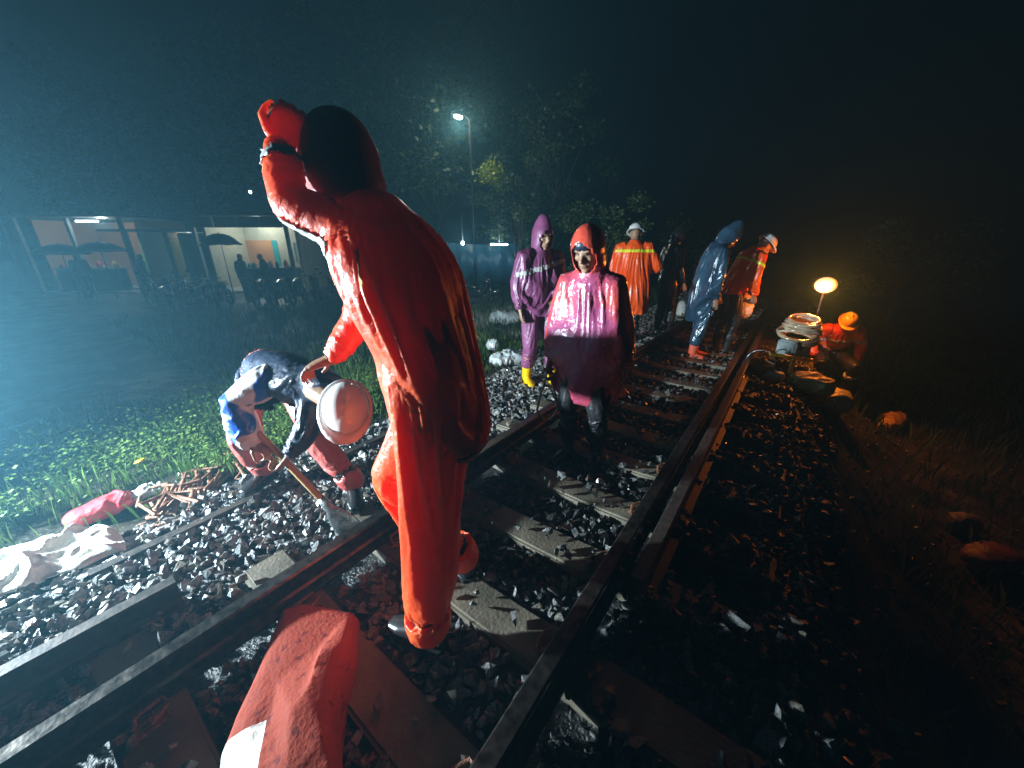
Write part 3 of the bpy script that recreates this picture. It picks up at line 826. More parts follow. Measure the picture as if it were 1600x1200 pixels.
# ---- worker bent over with the long handled tool
def bent_worker():
    f = V((.55, -.62, 0)).normalized(); r = V((f.y, -f.x, 0))
    J = dict(s=1.0, f=f, r=r)
    a1 = at(418, 748, .02); a2 = at(555, 772, .02)
    J['pelvis'] = W(425, 585, 2.42)
    J['hip'] = {1: J['pelvis'] + r * .10, -1: J['pelvis'] - r * .10}
    J['ankle'] = {1: a1 + V((0, 0, .09)), -1: a2 + V((0, 0, .09))}
    if (a1 - a2).dot(r) < 0: J['ankle'] = {-1: a1 + V((0, 0, .09)), 1: a2 + V((0, 0, .09))}
    J['knee'] = {k: J['hip'][k].lerp(J['ankle'][k], .5) + f * .16 + r * k * .05 for k in (1, -1)}
    J['toe'] = {k: (f + r * .3 * k).normalized() for k in (1, -1)}
    J['waist'] = W(425, 572, 2.22); J['chest'] = W(455, 588, 2.02); J['neck'] = W(498, 610, 1.90)
    J['head'] = W(540, 640, 1.82)
    up = (J['neck'] - J['chest']).normalized(); J['up'] = up; J['ax'] = r
    J['ay'] = up.cross(r).normalized()
    if J['ay'].z > 0: J['ay'] = -J['ay']
    J['hf'] = (f * .6 + V((0, 0, -.8))); J['hu'] = (f * .8 + V((0, 0, .45)) + cR * .35)
    nearleft = 1 if r.dot(cR) < 0 else -1
    J['sh'] = {nearleft: W(425, 590, 1.98), -nearleft: W(490, 592, 2.0)}
    J['elbow'] = {nearleft: W(368, 628, 1.96), -nearleft: W(478, 668, 1.98)}
    J['wrist'] = {nearleft: W(392, 690, 1.98), -nearleft: W(452, 712, 1.98)}
    hd = (W(540, 830, 2.18) - W(405, 680, 1.98)).normalized()
    J['hdir'] = {nearleft: (W(420, 700, 1.99) - W(395, 688, 1.98)), -nearleft: (W(440, 730, 2.0) - W(455, 712, 1.98))}
    J['palm'] = {nearleft: V((0, 0, -1)), -nearleft: -cR}
    J['curl'] = {1: 1.15, -1: 1.15}
    J['cuff'] = .95
    b = person('crouching worker in white helmet and blue jacket gripping a wooden tool handle', J, coat='darkblue', hem=.12, helmet='helmet', trousers='pinkred', boots='bboot', boot_h=.12, voxel=.0085, cvox=.011, fold=.010, ffreq=9, seed=5.0, sleeve=.9, sim=12)
    sl = MB(); k = nearleft; S, E_, Wr = J['sh'][k], J['elbow'][k], J['wrist'][k]
    sl.tube([S.lerp(E_, .1), S.lerp(E_, .55), E_, E_.lerp(Wr, .5), E_.lerp(Wr, .94)], [.096, .09, .084, .078, .066], 14, True)
    link('sleeve', folds(melt(sl, .009), .013, 9, 6.1, (1, 1, .9)), M['bluewhite'], b)
    return b
bent_worker()
# the tool he holds: wooden handle with flared steel blade
def tool():
    t = empty('ballast_shovel', tuple(at(538, 832, .02)))
    p0, p1 = W(405, 678, 1.97), W(512, 790, 2.10); inv = V(t.location)
    d = (p1 - p0).normalized()
    h = MB(); h.tube([p0 - inv, p1 - inv], [.017, .019], 10, True); build('handle', h, M['wood'], t, True)
    s_ = d.cross(cF).normalized()
    b = MB(); q = s_.cross(d)
    rings = []
    for k, (tt, ww, th) in enumerate(((-.06, .022, .022), (.02, .03, .018), (.07, .055, .008), (.16, .075, .005), (.24, .07, .004))):
        rings.append((p1 - inv + d * tt - q * .02 * max(0, tt), s_ * ww, q * th))
    b.loft(rings); build('blade', b, M['steel'], t, True)
    tag(t, 'wooden handled shovel with grey steel blade held by the crouching worker', 'shovel')
tool()

GZ = lambda x, y: ground_z(x, y) + .02
def gp(u, v, z=-.06):
    d = (cF * FPX + cR * (u - 800) - cU * (v - 600)).normalized(); t = .8
    while t < 40:
        p = CAM + d * t
        if p.z < GZ(p.x, p.y): break
        t += .02
    return V((p.x, p.y, GZ(p.x, p.y)))

def aim_deg(a, b):
    d = V(b) - V(a); return math.degrees(math.atan2(d.y, d.x))
CAMG = V((0, 0, 0))
rdeg = math.degrees(math.atan2(cR.y, cR.x))          # direction that runs to the right across the photograph

# purple rain suit
p = gp(838, 598)
J = standing(p, rdeg - 62, 1.05, lean=.03, bow=.12, arms={1: ((.26, -.02, 1.13), (.25, .05, .87)), -1: ((-.22, .08, 1.12), (-.10, .20, 1.02))}, legs={1: (.10, -.06), -1: (-.12, .14)})
c0 = J['chest'] + J['up'] * .02
person('worker in purple rain suit with pointed hood and yellow rubber boots', J, coat='purple', hem=.18, flare=1.02, hood='purple', trousers='purple', boots='yboot', boot_h=.31, hood_tip=.05, sim=12, seed=1.4, fold=.011, strip=[(c0, (J['up'] + J['ax'] * .25).normalized(), .025, J['ay'], 'reflect_g')], voxel=.0085, cvox=.012)
# red plastic poncho
p = gp(908, 716)
J = standing(p, aim_deg(p, CAMG) - 22, 1.0, lean=.06, bow=.22, bend=.12, arms={1: ((.25, .03, 1.12), (.27, .12, .82)), -1: ((-.25, .0, 1.10), (-.27, .04, .82))})
J['palm'] = {1: -J['ax'], -1: J['ax']}
J['curl'] = {1: .9, -1: .6}
for k in (1, -1): J['sh'][k] = J['sh'][k].lerp(J['neck'], .18) - J['up'] * .045
b = person('worker under glossy see-through red plastic poncho looking down with head bowed', J, coat='poncho', hem=.85, flare=.98, poncho=True, hood_open=.75, hood='poncho_hood', trousers='black', boots='bboot', boot_h=.3, hood_tip=.0, sim=14, seed=3.3, fold=.014, ffreq=8, voxel=.0085, cvox=.012)
tw = J['wrist'][1]
cp = MB(); hc = J['head']; hf = J['hf'].normalized(); hu = (J['hu'] - hf * J['hu'].dot(hf)).normalized(); hr = hf.cross(hu)
cp.loft([(hc + hu * .052, hr * .086, hf * .104), (hc + hu * .085, hr * .084, hf * .10), (hc + hu * .125, hr * .05, hf * .06)])
build('knit_cap', cp, M['darkblue'], b, True)
# lifting tongs in his hand
tg = empty('lifting_tongs', (tw.x, tw.y, GZ(tw.x, tw.y)))
inv = V(tg.location)
hb = tw - inv + (tw - J['elbow'][1]).normalized() * .085
for k in (1, -1):
    m_ = MB(); sd_ = cR * k
    m_.tube([hb + sd_ * .012, hb + sd_ * .02 - V((0, 0, .08)), hb + sd_ * .055 - V((0, 0, .20)), hb + sd_ * .08 - V((0, 0, .34)), hb + sd_ * .03 - V((0, 0, .42))], .010, 7, True)
    build('arm', m_, M['steel'], tg, True)
m_ = MB(); m_.tube([hb - cR * .03, hb + cR * .03], .013, 8, True); build('grip', m_, M['rail'], tg, True)
m_ = MB(); m_.tube([hb - V((0, 0, .08)) - cF * .02, hb - V((0, 0, .08)) + cF * .02], .016, 8); build('pivot', m_, M['rail'], tg, True)
tag(tg, 'pair of dark lifting tongs hanging from the poncho wearer hand', 'tongs')

# orange poncho seen from behind, white helmet
p = gp(975, 536)
J = standing(p, aim_deg(CAMG, p) + 6, 1.10, lean=.05, bow=.30, arms={1: ((.36, .03, 1.16), (.34, .22, 1.10)), -1: ((-.25, .05, 1.12), (-.16, .2, .95))})
c0 = J['chest'] + J['up'] * .075
person('worker in bright orange poncho with lime back stripe and white helmet', J, coat='vest', hem=.80, flare=1.12, poncho=True, helmet='helmet', trousers='black', boots='bboot', boot_h=.34, sim=14, seed=4.1, fold=.016, ffreq=7, strip=[(c0, J['up'], .022, -J['ay'], 'reflect_y')], voxel=.010)
# black raincoat
p = gp(1033, 520)
J = standing(p, rdeg + 15, 1.06, lean=.04, bow=.2)
person('worker in wet black raincoat and hood standing behind the pale sacks', J, coat='blackrain', hem=.6, flare=1.1, hood='blackrain', trousers='black', boots='bboot', seed=6.6, voxel=.012, cvox=.015)
# navy raincoat, red boots, stooping to the right
p = gp(1080, 558)
J = standing(p, rdeg - 8, 1.08, lean=.10, bend=.11, bow=.45, arms={1: ((.22, .06, 1.12), (.20, .14, .84)), -1: ((-.18, .16, 1.10), (-.12, .26, .90))}, legs={1: (.09, -.03), -1: (-.08, .05)})
person('stooping worker in long wet navy raincoat and red rubber boots', J, coat='navy', hem=.72, flare=1.05, hood='navy', trousers='navy', boots='rboot', boot_h=.34, sim=12, seed=7.7, hood_tip=.07, fold=.010, voxel=.010, cvox=.013)
# orange vest, white helmet, dark trousers, further right
p = gp(1124, 550)
J = standing(p, rdeg - 2, 1.05, lean=.22, bend=.25, bow=.3, arms={1: ((.22, .12, 1.13), (.16, .28, .96)), -1: ((-.20, .12, 1.13), (-.12, .30, .98))})
c0 = J['chest'] + J['up'] * .03
person('worker in orange vest and white helmet lifting a white sack', J, coat='vest', hem=-.05, helmet='helmet', trousers='black', boots='bboot', sim=10, seed=8.3, strip=[(c0, J['up'], .02, None, 'reflect_y')], voxel=.010)
sk = J['wrist'][1].lerp(J['wrist'][-1], .5)
VESTSACK = W(1142, 468, 6.2)

# yellow helmet, bending by the machine
p = gp(1306, 606); print('ym', p)
J = standing(p, aim_deg(p, CAMG) + 16, .98, lean=.30, bend=.38, bow=.05, squat=.42, arms={1: ((.28, .06, 1.15), (.24, .30, 1.06)), -1: ((-.30, .08, 1.17), (-.27, .34, 1.10))}, legs={1: (.20, .0), -1: (-.20, .05)})
dep = (J['head'] - CAM).dot(cF); dz = W(1325, 512, dep) - J['head']; dz = cR * dz.dot(cR)
for k_, v_ in J.items():
    if isinstance(v_, V) and k_ in ('pelvis', 'waist', 'chest', 'neck', 'head'): J[k_] = v_ + dz
    if isinstance(v_, dict) and k_ in ('hip', 'knee', 'ankle', 'sh', 'elbow', 'wrist'): J[k_] = {q: x + dz for q, x in v_.items()}
J['leg_strip'] = True
c0 = J['chest']
person('worker in yellow helmet and red jacket bending beside the yellow framed machine', J, coat='orange', hem=-.05, helmet='yhelmet', trousers='black', boots='bboot', sim=10, seed=9.1, strip=[(c0, J['up'], .02, J['ay'], 'reflect')], voxel=.010)
_d = J['head'] - CAM; print('yellow man', 800 + FPX * _d.dot(cR) / _d.dot(cF), 600 - FPX * _d.dot(cU) / _d.dot(cF), p)

# ------------------------------------------------------------------ floodlight just out of frame, on a tripod
def floodlight():
    gz = GZ(FLOOD_POS.x, FLOOD_POS.y)
    base = V((FLOOD_POS.x, FLOOD_POS.y, gz))
    d = (FLOOD_AIM - FLOOD_POS).normalized(); rt, ff_, up = frame(d)
    base = base - d * .12; base.z = gz
    o = empty('floodlight', tuple(base)); hz = FLOOD_POS.z - gz
    m_ = MB(); m_.tube([(0, 0, .25), (0, 0, hz - .12)], .016, 8); build('pole', m_, M['lampmetal'], o)
    for k in range(3):
        a = k * 2.1; m_ = MB(); m_.tube([(0, 0, .45), (.42 * math.cos(a), .42 * math.sin(a), 0)], .011, 6); build('leg', m_, M['lampmetal'], o)
    rot = Matrix((rt, ff_, up)).transposed()
    c = FLOOD_POS - base - d * .06
    m_ = MB(); m_.box(c, (.30, .07, .22), rot); build('housing', m_, M['lampmetal'], o, bevel=.008)
    m_ = MB(); m_.box(c + d * .038, (.26, .006, .18), rot); build('glass', m_, M['em_flood'], o)
    tag(o, 'out-of-frame white floodlight on a black tripod standing in the trackside grass', 'floodlight')
    ld = bpy.data.lights.new('floodlight_beam', 'SPOT'); ld.energy = FLOOD_W; ld.color = FLOOD_COL; ld.spot_size = R(132); ld.spot_blend = 1.0; ld.shadow_soft_size = .07
    l = bpy.data.objects.new('floodlight_beam', ld); col.objects.link(l); l.parent = o; l.location = FLOOD_POS - base + d * .03
    l.rotation_euler = d.to_track_quat('-Z', 'Y').to_euler()
floodlight()

# orange halogen work lamp
WL = W(1290, 446, 5.05)
def work_lamp():
    gz = GZ(WL.x, WL.y); base = V((WL.x, WL.y, gz)); o = empty('work_lamp', tuple(base))
    d = (CAM - WL); d.z -= 1.2; d.normalize(); rt, ff_, up = frame(d); rot = Matrix((rt, ff_, up)).transposed()
    hz = WL.z - gz
    m_ = MB(); m_.tube([(0, 0, .2), (0, 0, hz - .1)] , .015, 8); build('pole', m_, M['black'], o)
    for k in range(3):
        a = k * 2.1 + .4; m_ = MB(); m_.tube([(0, 0, .4), (.38 * math.cos(a), .38 * math.sin(a), 0)], .011, 6); build('leg', m_, M['black'], o)
    c = WL - base - d * .07
    m_ = MB(); m_.loft([(c - d * .03, rt * .09, up * .07), (c + d * .05, rt * .15, up * .13)]); build('reflector', m_, M['black'], o, True)
    m_ = MB(); m_.ell(c + d * .055, (.125, .05, .105), rot); build('glass', m_, M['em_work'], o, True)
    tag(o, 'glowing orange halogen work lamp on a tripod beside the track', 'lamp')
    ld = bpy.data.lights.new('work_lamp_light', 'SPOT'); ld.spot_size = R(100); ld.spot_blend = .7; ld.energy = WORK_W; ld.color = (1, .28, .035); ld.shadow_soft_size = .06
    pd = bpy.data.lights.new('work_lamp_glow', 'POINT'); pd.energy = 90; pd.color = (1, .22, .02); pd.shadow_soft_size = .05
    pl = bpy.data.objects.new('work_lamp_glow', pd); col.objects.link(pl); pl.parent = o; pl.location = c + d * .12
    l = bpy.data.objects.new('work_lamp_light', ld); col.objects.link(l); l.parent = o; l.location = c + d * .14; l.rotation_euler = (gp(1320, 640) - WL).to_track_quat('-Z', 'Y').to_euler()
work_lamp()

# ------------------------------------------------------------------ sacks, bags, clips and other things on the ground
def lump(name, label, cat, c, size, rotz, m, seed, amp=.03, freq=6, extra=None, group=None, voxel=.014, ridged=True):
    mb = MB(); rot = Matrix.Rotation(rotz, 3, 'Z')
    mb.ell((0, 0, size[2] * .8), (size[0], size[1], size[2]), rot, 24, 14)
    for k in (-.55, .0, .5):
        mb.ell(rot @ V((k * size[0], random.uniform(-.1, .1) * size[1], size[2] * .75)), (size[0] * .5, size[1] * .9, size[2] * .95), rot, 18, 10)
    if extra: extra(mb, rot)
    me_ = folds(melt(mb, voxel, 5), amp, freq, seed, (1, 1, 1), ridged)
    o = link(name, me_, M[m]); o.location = c
    return tag(o, label, cat, group)

# long white sack at the left edge
def flap(mb, rot):
    mb.loft([(rot @ V((.30, 0, .10)), rot @ V((0, .17, 0)), V((0, 0, .10))), (rot @ V((.52, -.02, .07)), rot @ V((0, .10, 0)), V((0, 0, .055))), (rot @ V((.72, -.03, .035)), rot @ V((0, .035, 0)), V((0, 0, .02)))])
def white_sheet():
    nx_, ny_ = 46, 90; vs_ = []; fs = []
    tip = gp(200, 868); a0 = gp(-120, 985); dy_ = (tip - a0); Ls = dy_.length; dy_.normalize(); dx_ = V((-dy_.y, dy_.x, 0))
    for j_ in range(ny_ + 1):
        t_ = j_ / ny_; wid = .62 * (1 - t_ ** 3) ** .7 + .015
        for i_ in range(nx_ + 1):
            q = i_ / nx_
            p_ = a0 + dy_ * (t_ * Ls) + dx_ * (q * wid + .03 * mnoise.noise(V((t_ * 6, q * 2, 3))))
            e_ = min(q, 1 - q, 1 - t_) * 4; e_ = min(1, max(0, e_)); e_ = e_ * (2 - e_)
            n1 = 1 - abs(mnoise.noise(V((p_.x * 4.2 + 3, p_.y * 4.2, .5)))) * 2.4; n2 = 1 - abs(mnoise.noise(V((p_.x * 9, p_.y * 9 + 2, 4)))) * 2.2
            h_ = .012 + e_ * (.055 + .075 * max(0, n1) ** 1.5 + .03 * max(0, n2) ** 2 + .05 * mnoise.noise(V((p_.x * 2.2, p_.y * 2.2, 9))))
            z_ = GZ(p_.x, p_.y) + .02 + max(.006, h_)
            vs_.append(V((p_.x, p_.y, z_)))
    for j_ in range(ny_):
        for i_ in range(nx_): k_ = j_ * (nx_ + 1) + i_; fs.append((k_, k_ + 1, k_ + nx_ + 2, k_ + nx_ + 1))
    cen = V((a0.x, a0.y, GZ(a0.x, a0.y))); m_ = MB(); m_.add([q - cen for q in vs_], fs)
    o = build('woven_sheet', m_, M['sack'], None, True); o.location = cen
    o.modifiers.new('thick', 'SOLIDIFY').thickness = .006
    tag(o, 'crumpled white woven sheet lying beside the loose rail', 'sheet')
white_sheet()
# red plastic bag with milky end
c = gp(165, 805)
dirv = (gp(228, 780) - gp(115, 822)).normalized()
rb = lump('plastic_bag', 'red plastic bag with a milky clear end lying on the grass edge', 'plastic bag', c + V((0, 0, .0)), (.18, .10, .07), math.atan2(dirv.y, dirv.x), 'redbag', 2.0, .022, 9, voxel=.009)
mb = MB(); mb.loft([(dirv * .14 + V((0, 0, .05)), dirv.cross(V((0, 0, 1))) * .05, V((0, 0, .035))), (dirv * .24 + V((0, 0, .06)), dirv.cross(V((0, 0, 1))) * .06, V((0, 0, .045))), (dirv * .33 + V((0, 0, .045)), dirv.cross(V((0, 0, 1))) * .04, V((0, 0, .03)))])
link('clear_end', folds(melt(mb, .009, 3), .014, 16, 3, (1, 1, 1)), M['clearbag'], rb)
# white sack between the rails, in front; red bounce light painted on it
def front_sack():
    top = [(440, 945), (470, 937), (512, 943), (550, 952), (545, 1000), (527, 1060), (518, 1130), (528, 1230), (440, 1260), (340, 1240), (345, 1165), (385, 1075), (415, 1000)]
    zc = .14
    o = empty('sack', (0, 0, 0))
    T = [at(u, v, zc - .05 * (i in (0, 1, 2, 3, 12, 11, 10, 9)) ) for i, (u, v) in enumerate(top)]
    cen = sum(T, V()) / len(T); gz = -.05
    o.location = (cen.x, cen.y, gz); off = V(o.location)
    mb = MB(); n = len(T); vs_ = []; fs = []
    lev = [(1.06, 0.0), (1.10, .35), (1.02, .8), (.93, .97), (.75, 1.05), (.4, 1.10)]
    for sc_, zz in lev:
        for q in T:
            p = cen + (q - cen) * sc_; p.z = gz + (q.z - gz) * zz; vs_.append(p - off)
    for j in range(len(lev) - 1):
        for i in range(n): fs.append((j * n + i, j * n + (i + 1) % n, (j + 1) * n + (i + 1) % n, (j + 1) * n + i))
    fs.append(tuple(range(n))[::-1]); fs.append(tuple((len(lev) - 1) * n + i for i in range(n)))
    mb.add(vs_, fs)
    me_ = folds(melt(mb, .008, 8), .006, 6, 4.4, (1, 1, 1))
    # split where the painted red bounce starts; the rest stays plain white cloth
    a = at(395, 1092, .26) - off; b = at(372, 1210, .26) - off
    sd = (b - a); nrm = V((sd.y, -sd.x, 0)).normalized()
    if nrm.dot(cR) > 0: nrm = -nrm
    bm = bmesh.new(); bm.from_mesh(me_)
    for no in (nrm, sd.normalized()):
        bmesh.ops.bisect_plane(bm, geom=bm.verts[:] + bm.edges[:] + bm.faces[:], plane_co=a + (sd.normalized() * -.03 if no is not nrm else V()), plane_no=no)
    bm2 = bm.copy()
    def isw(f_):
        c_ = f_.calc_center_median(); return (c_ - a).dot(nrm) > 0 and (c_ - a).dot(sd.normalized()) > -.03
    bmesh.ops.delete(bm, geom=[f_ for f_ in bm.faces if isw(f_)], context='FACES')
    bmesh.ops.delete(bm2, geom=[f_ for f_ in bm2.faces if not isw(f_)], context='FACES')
    m1 = bpy.data.meshes.new('bounce_painted_part'); bm.to_mesh(m1); m2 = bpy.data.meshes.new('plain_white_part'); bm2.to_mesh(m2)
    link('bounce_painted_part', m1, M['bouncesack'], o); link('plain_white_part', m2, M['sack'], o)  # bounce light is in the red part's colour; white is the sack's own
    tag(o, 'large speckled white sack painted with red bounce light lying between the rails', 'sack')
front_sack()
# yellow scrap on the grass
mb = MB(); mb.loft([((0, 0, 0), V((.05, 0, .01)), V((0, .035, .0))), ((.01, 0, .012), V((.052, 0, .02)), V((0, .04, .01))), ((.0, .01, .02), V((.03, 0, .01)), V((0, .025, 0)))])
o = build('scrap', mb, M['leafy'], None, True); p = gp(225, 738); o.location = p + V((0, 0, .10)); tag(o, 'crumpled yellow wrapper caught in the green weeds', 'litter')

# rusty clips and rods piled along the grass edge
def clip_mesh(kind):
    mb = MB()
    if kind == 0: pts_ = [(-.15, -.05, 0), (-.16, .05, 0), (.15, .05, 0), (.16, -.04, 0)]
    elif kind == 1: pts_ = [(-.17, 0, 0), (.14, 0, 0), (.16, .07, 0)]
    elif kind == 2: pts_ = [(-.19, 0, 0), (0, .006, 0), (.19, 0, 0)]
    else: pts_ = [(-.14, .08, 0), (-.15, -.06, 0), (.14, -.06, 0), (.15, .07, 0), (.02, .09, 0)]
    mb.tube([tuple(q_ * 1.12 for q_ in pp) for pp in pts_], .0125, 7, True)
    return fixn(mb.mesh('steel_clip'))
CM = [clip_mesh(k) for k in range(4)]
for m_ in CM: m_.materials.append(M['rust']); m_.shade_smooth()
pile = [(270 + 7 * i + random.uniform(-6, 6), 800 - 5.2 * i + random.uniform(-9, 9)) for i in range(15)] + [(330 + random.uniform(-25, 25), 752 + random.uniform(-18, 18)) for _ in range(8)] + [(385 + random.uniform(-22, 22), 733 + random.uniform(-12, 12)) for _ in range(6)] + [(248 + 8 * i, 800 + random.uniform(-10, 10)) for i in range(5)]
bd = math.atan2((gp(330, 700) - gp(300, 790)).y, (gp(330, 700) - gp(300, 790)).x)
for i, (u, v) in enumerate(pile):
    p = gp(u, v); k = (i * 7) % 4
    o = bpy.data.objects.new('steel_clip', CM[k]); col.objects.link(o)
    o.location = p + V((0, 0, .03 + .012 * (i % 4))); o.rotation_euler = (random.uniform(-.25, .25), random.uniform(-.3, .3), bd + random.gauss(0, .3))
    tag(o, 'rusty bent steel clip in the pile by the grass edge', 'steel clip', 'rusty clips piled beside the track')

# sacks on the right by the machine, lit by the lamp
c = gp(1262, 612); lump('sack', 'pale dirty sack draped beside the yellow framed machine', 'sack', c, (.24, .15, .13), R(150), 'sack_dirty', 5.0, .022, 7)
c = gp(1302, 640); lump('sack', 'pale dirty sack slumped at the front of the lit row', 'sack', c, (.17, .16, .14), R(110), 'sack_dirty', 6.0, .022, 7)
c = gp(1208, 594); lump('sack', 'small bright white sack next to the brown basket', 'sack', c, (.12, .08, .07), R(20), 'sack', 7.0, .014, 9)
c = gp(1390, 668); lump('sack', 'mustard yellow sack lying alone on the dark slope', 'sack', c, (.28, .14, .12), R(60), 'yellowsack', 8.0, .022, 7)
c = gp(1545, 885); lump('sack', 'faded red sack half hidden in the dark grass', 'sack', c, (.22, .15, .10), R(50), 'dirtysack_red', 9.0, .02, 7)
c = gp(1500, 830); lump('sack', 'dull grey brown sack above the faded red sack', 'sack', c, (.13, .11, .11), R(20), 'shadesack', 9.5, .02, 8)
c = gp(1040, 492); lump('sack', 'brown soil filled sack at the feet of the black raincoat', 'sack', c, (.22, .16, .17), R(20), 'sack_dirty', 10.0, .02, 7)
c = gp(1063, 494); lump('sack', 'upright white sack between black raincoat and navy raincoat', 'sack', c, (.10, .11, .20), R(20), 'sack', 11.0, .02, 8)
lump('sack', 'white sack hanging from the hands of the orange vest worker', 'sack', sk + V((-.04, -.05, -.34)), (.15, .10, .19), R(40), 'sack', 12.0, .02, 8)
c = gp(800, 572); lump('sack', 'flat grey plastic sheet heap behind the purple suit worker', 'plastic sheet', c + V((-.1, .15, 0)), (.34, .20, .10), R(60), 'clearbag', 13.0, .03, 8)
c = gp(770, 548); lump('sack', 'small torn white bag in the grass behind the ballast', 'plastic bag', c, (.12, .09, .11), R(10), 'clearbag', 14.0, .03, 9)
c = gp(790, 505); lump('sack', 'pale crumpled plastic sheet on the verge before the motorcycles', 'plastic sheet', c, (.40, .22, .16), R(40), 'clearbag', 15.0, .05, 6)
# basket
bk = empty('basket', tuple(gp(1182, 588)))
mb = MB(); mb.seg = 18; mb.loft([((0, 0, 0), V((.10, 0, 0)), V((0, .10, 0))), ((0, 0, .10), V((.14, 0, 0)), V((0, .14, 0))), ((0, 0, .17), V((.165, 0, 0)), V((0, .165, 0))), ((0, 0, .172), V((.15, 0, 0)), V((0, .15, 0))), ((0, 0, .05), V((.10, 0, 0)), V((0, .10, 0)))]); build('bowl', mb, M['bucket'], bk, True)
mb = MB(); mb.torus((0, 0, .175), .16, .01); build('rim', mb, M['bucket'], bk, True)
mb = MB(); mb.tube([(-.16 * math.cos(a), .0, .175 + .17 * math.sin(a)) for a in np.linspace(0, math.pi, 9)], .007, 6); build('handle', mb, M['steel'], bk, True)
tag(bk, 'round brown basket with wire handle next to the rail', 'basket')

# machine with yellow frame and coiled hose
mc0 = gp(1240, 592); mcb = V((mc0.x + .1, mc0.y + .25, GZ(mc0.x + .1, mc0.y + .25)))
mc = empty('tamping_machine', tuple(mcb))
Lq = lambda u, v, d: W(u, v, d) - mcb
D = (W(1240, 560, 1.0) - CAM); D = (mcb + V((0, 0, .3)) - CAM).dot(cF)
mb = MB(); mb.tube([Lq(1205, 553, D), Lq(1275, 565, D)], .022, 10, True); build('crossbar', mb, M['yellow'], mc, True)
mb = MB(); mb.tube([Lq(1240, 562, D), Lq(1231, 596, D)], .026, 10, True); build('upright', mb, M['yellow'], mc, True)
mb = MB(); mb.tube([Lq(1268, 562, D + .3), Lq(1264, 600, D + .3)], .022, 10, True); build('upright', mb, M['yellow'], mc, True)
rotm = Matrix.Rotation(YAW + .3, 3, 'Z')
mb = MB(); mb.box(Lq(1240, 543, D + .22), (.30, .26, .20), rotm); eb = build('engine_box', mb, M['machine'], mc, bevel=.02)
mb = MB(); mb.box(Lq(1250, 541, D + .075), (.10, .02, .12), rotm); build('cover', mb, M['bboot'], eb, bevel=.006)
mb = MB()
mb.tube([Lq(1228, 545, D + .08), Lq(1228, 552, D + .08), Lq(1240, 553, D + .08)], .008, 6); build('pipe', mb, M['steel'], eb, True)
hs = empty('hose_coil', tuple(mcb + Lq(1246, 530, D + .25)))
for i in range(9):
    mb = MB(); mb.torus((random.uniform(-.03, .03), random.uniform(-.03, .03), .02 + .030 * i), .22 - .012 * abs(i - 3), .022, Matrix.Rotation(random.uniform(-.3, .3), 3, 'X') @ Matrix.Rotation(random.uniform(-.25, .25), 3, 'Y'), 28, 8)
    me_ = fixn(mb.mesh('loop')); folds(me_, .01, 14, i, (1, 1, 1), False); link('loop', me_, M['hose'], hs)
tag(hs, 'glossy coil of wet hose heaped on the machine engine box', 'hose')
tag(mc, 'yellow framed tamping machine with grey engine box under the lamp', 'machine')

# ------------------------------------------------------------------ grass and weeds
def blades(name, n, region, hgt, wid, m, label, cat, spread=.35, leafy=False):
    vs_ = np.empty((n * 4, 3)) ; k = 0; fs = []
    for i in range(n):
        for _ in range(20):
            x, y = region()
            if x is not None: break
        z = ground_z(x, y); a = random.uniform(0, 6.283); h = random.uniform(*hgt); w_ = random.uniform(*wid)
        dx, dy = math.cos(a), math.sin(a); bend = random.uniform(.1, spread) * h; b2 = random.uniform(0, 6.283)
        bx_, by_ = math.cos(b2) * bend, math.sin(b2) * bend
        if leafy:
            zc = z + random.uniform(.02, 1) * h; tilt = random.uniform(-.5, .5)
            px, py = -dy * w_ * .6, dx * w_ * .6
            L = w_ * 1.5
            vs_[k:k + 4] = [(x, y, zc), (x + dx * L * .5 + px, y + dy * L * .5 + py, zc + tilt * L * .5 + .3 * w_), (x + dx * L, y + dy * L, zc + tilt * L), (x + dx * L * .5 - px, y + dy * L * .5 - py, zc + tilt * L * .5 - .1 * w_)]
        else:
            vs_[k:k + 4] = [(x - dx * w_, y - dy * w_, z - .02), (x + dx * w_, y + dy * w_, z - .02), (x + bx_ * .4 + dx * w_ * .7, y + by_ * .4 + dy * w_ * .7, z + h * .6), (x + bx_, y + by_, z + h)]
        fs.append((k, k + 1, k + 2, k + 3)); k += 4
    me_ = bpy.data.meshes.new(name); me_.from_pydata([tuple(p) for p in vs_], [], fs)
    o = link(name, me_, M[m], smooth=False)
    return tag(o, label, cat, kind='stuff')
def reg_left():
    x = -3.15 - abs(random.gauss(0, 1.0)) ; y = random.uniform(-1.5, 6)
    if mnoise.noise(V((x * 1.3, y * 1.3, 2))) < -.12 and random.random() < .8: return None, None
    if x > -3.8 and y < .5 and random.random() < .93: return None, None
    if x > -3.35 and random.random() < .6: return None, None
    return x, y
def safe(fn):
    def g():
        for _ in range(60):
            q = fn()
            if q[0] is not None: return q
        return -4.0, 1.0
    return g
blades('grass', 14000, safe(reg_left), (.05, .20), (.003, .006), 'grass', 'short green grass on the verge beside the track', 'grass')
def reg_weed():
    cx_, cy_, r_ = random.choice([(-4.3, .55, .45), (-3.7, .9, .5), (-4.2, 1.5, .6), (-4.6, .1, .4), (-3.9, 2.3, .6), (-3.5, 1.5, .35), (-3.45, 2.9, .5), (-5.0, 1.0, .6), (-3.45, -.2, .22), (-3.7, -.5, .3)])
    return random.gauss(cx_, r_ * .55), random.gauss(cy_, r_ * .55)
def reg_weed2():
    
    while True:
        x, y = reg_weed(); x = min(x, -3.25 - random.random() * .15)
        if not (x > -3.75 and y < .55): return x, y
blades('weeds', 16000, reg_weed2, (.08, .42), (.010, .024), 'weed', 'dense green leafy weeds lit by the floodlight', 'weeds', leafy=True)
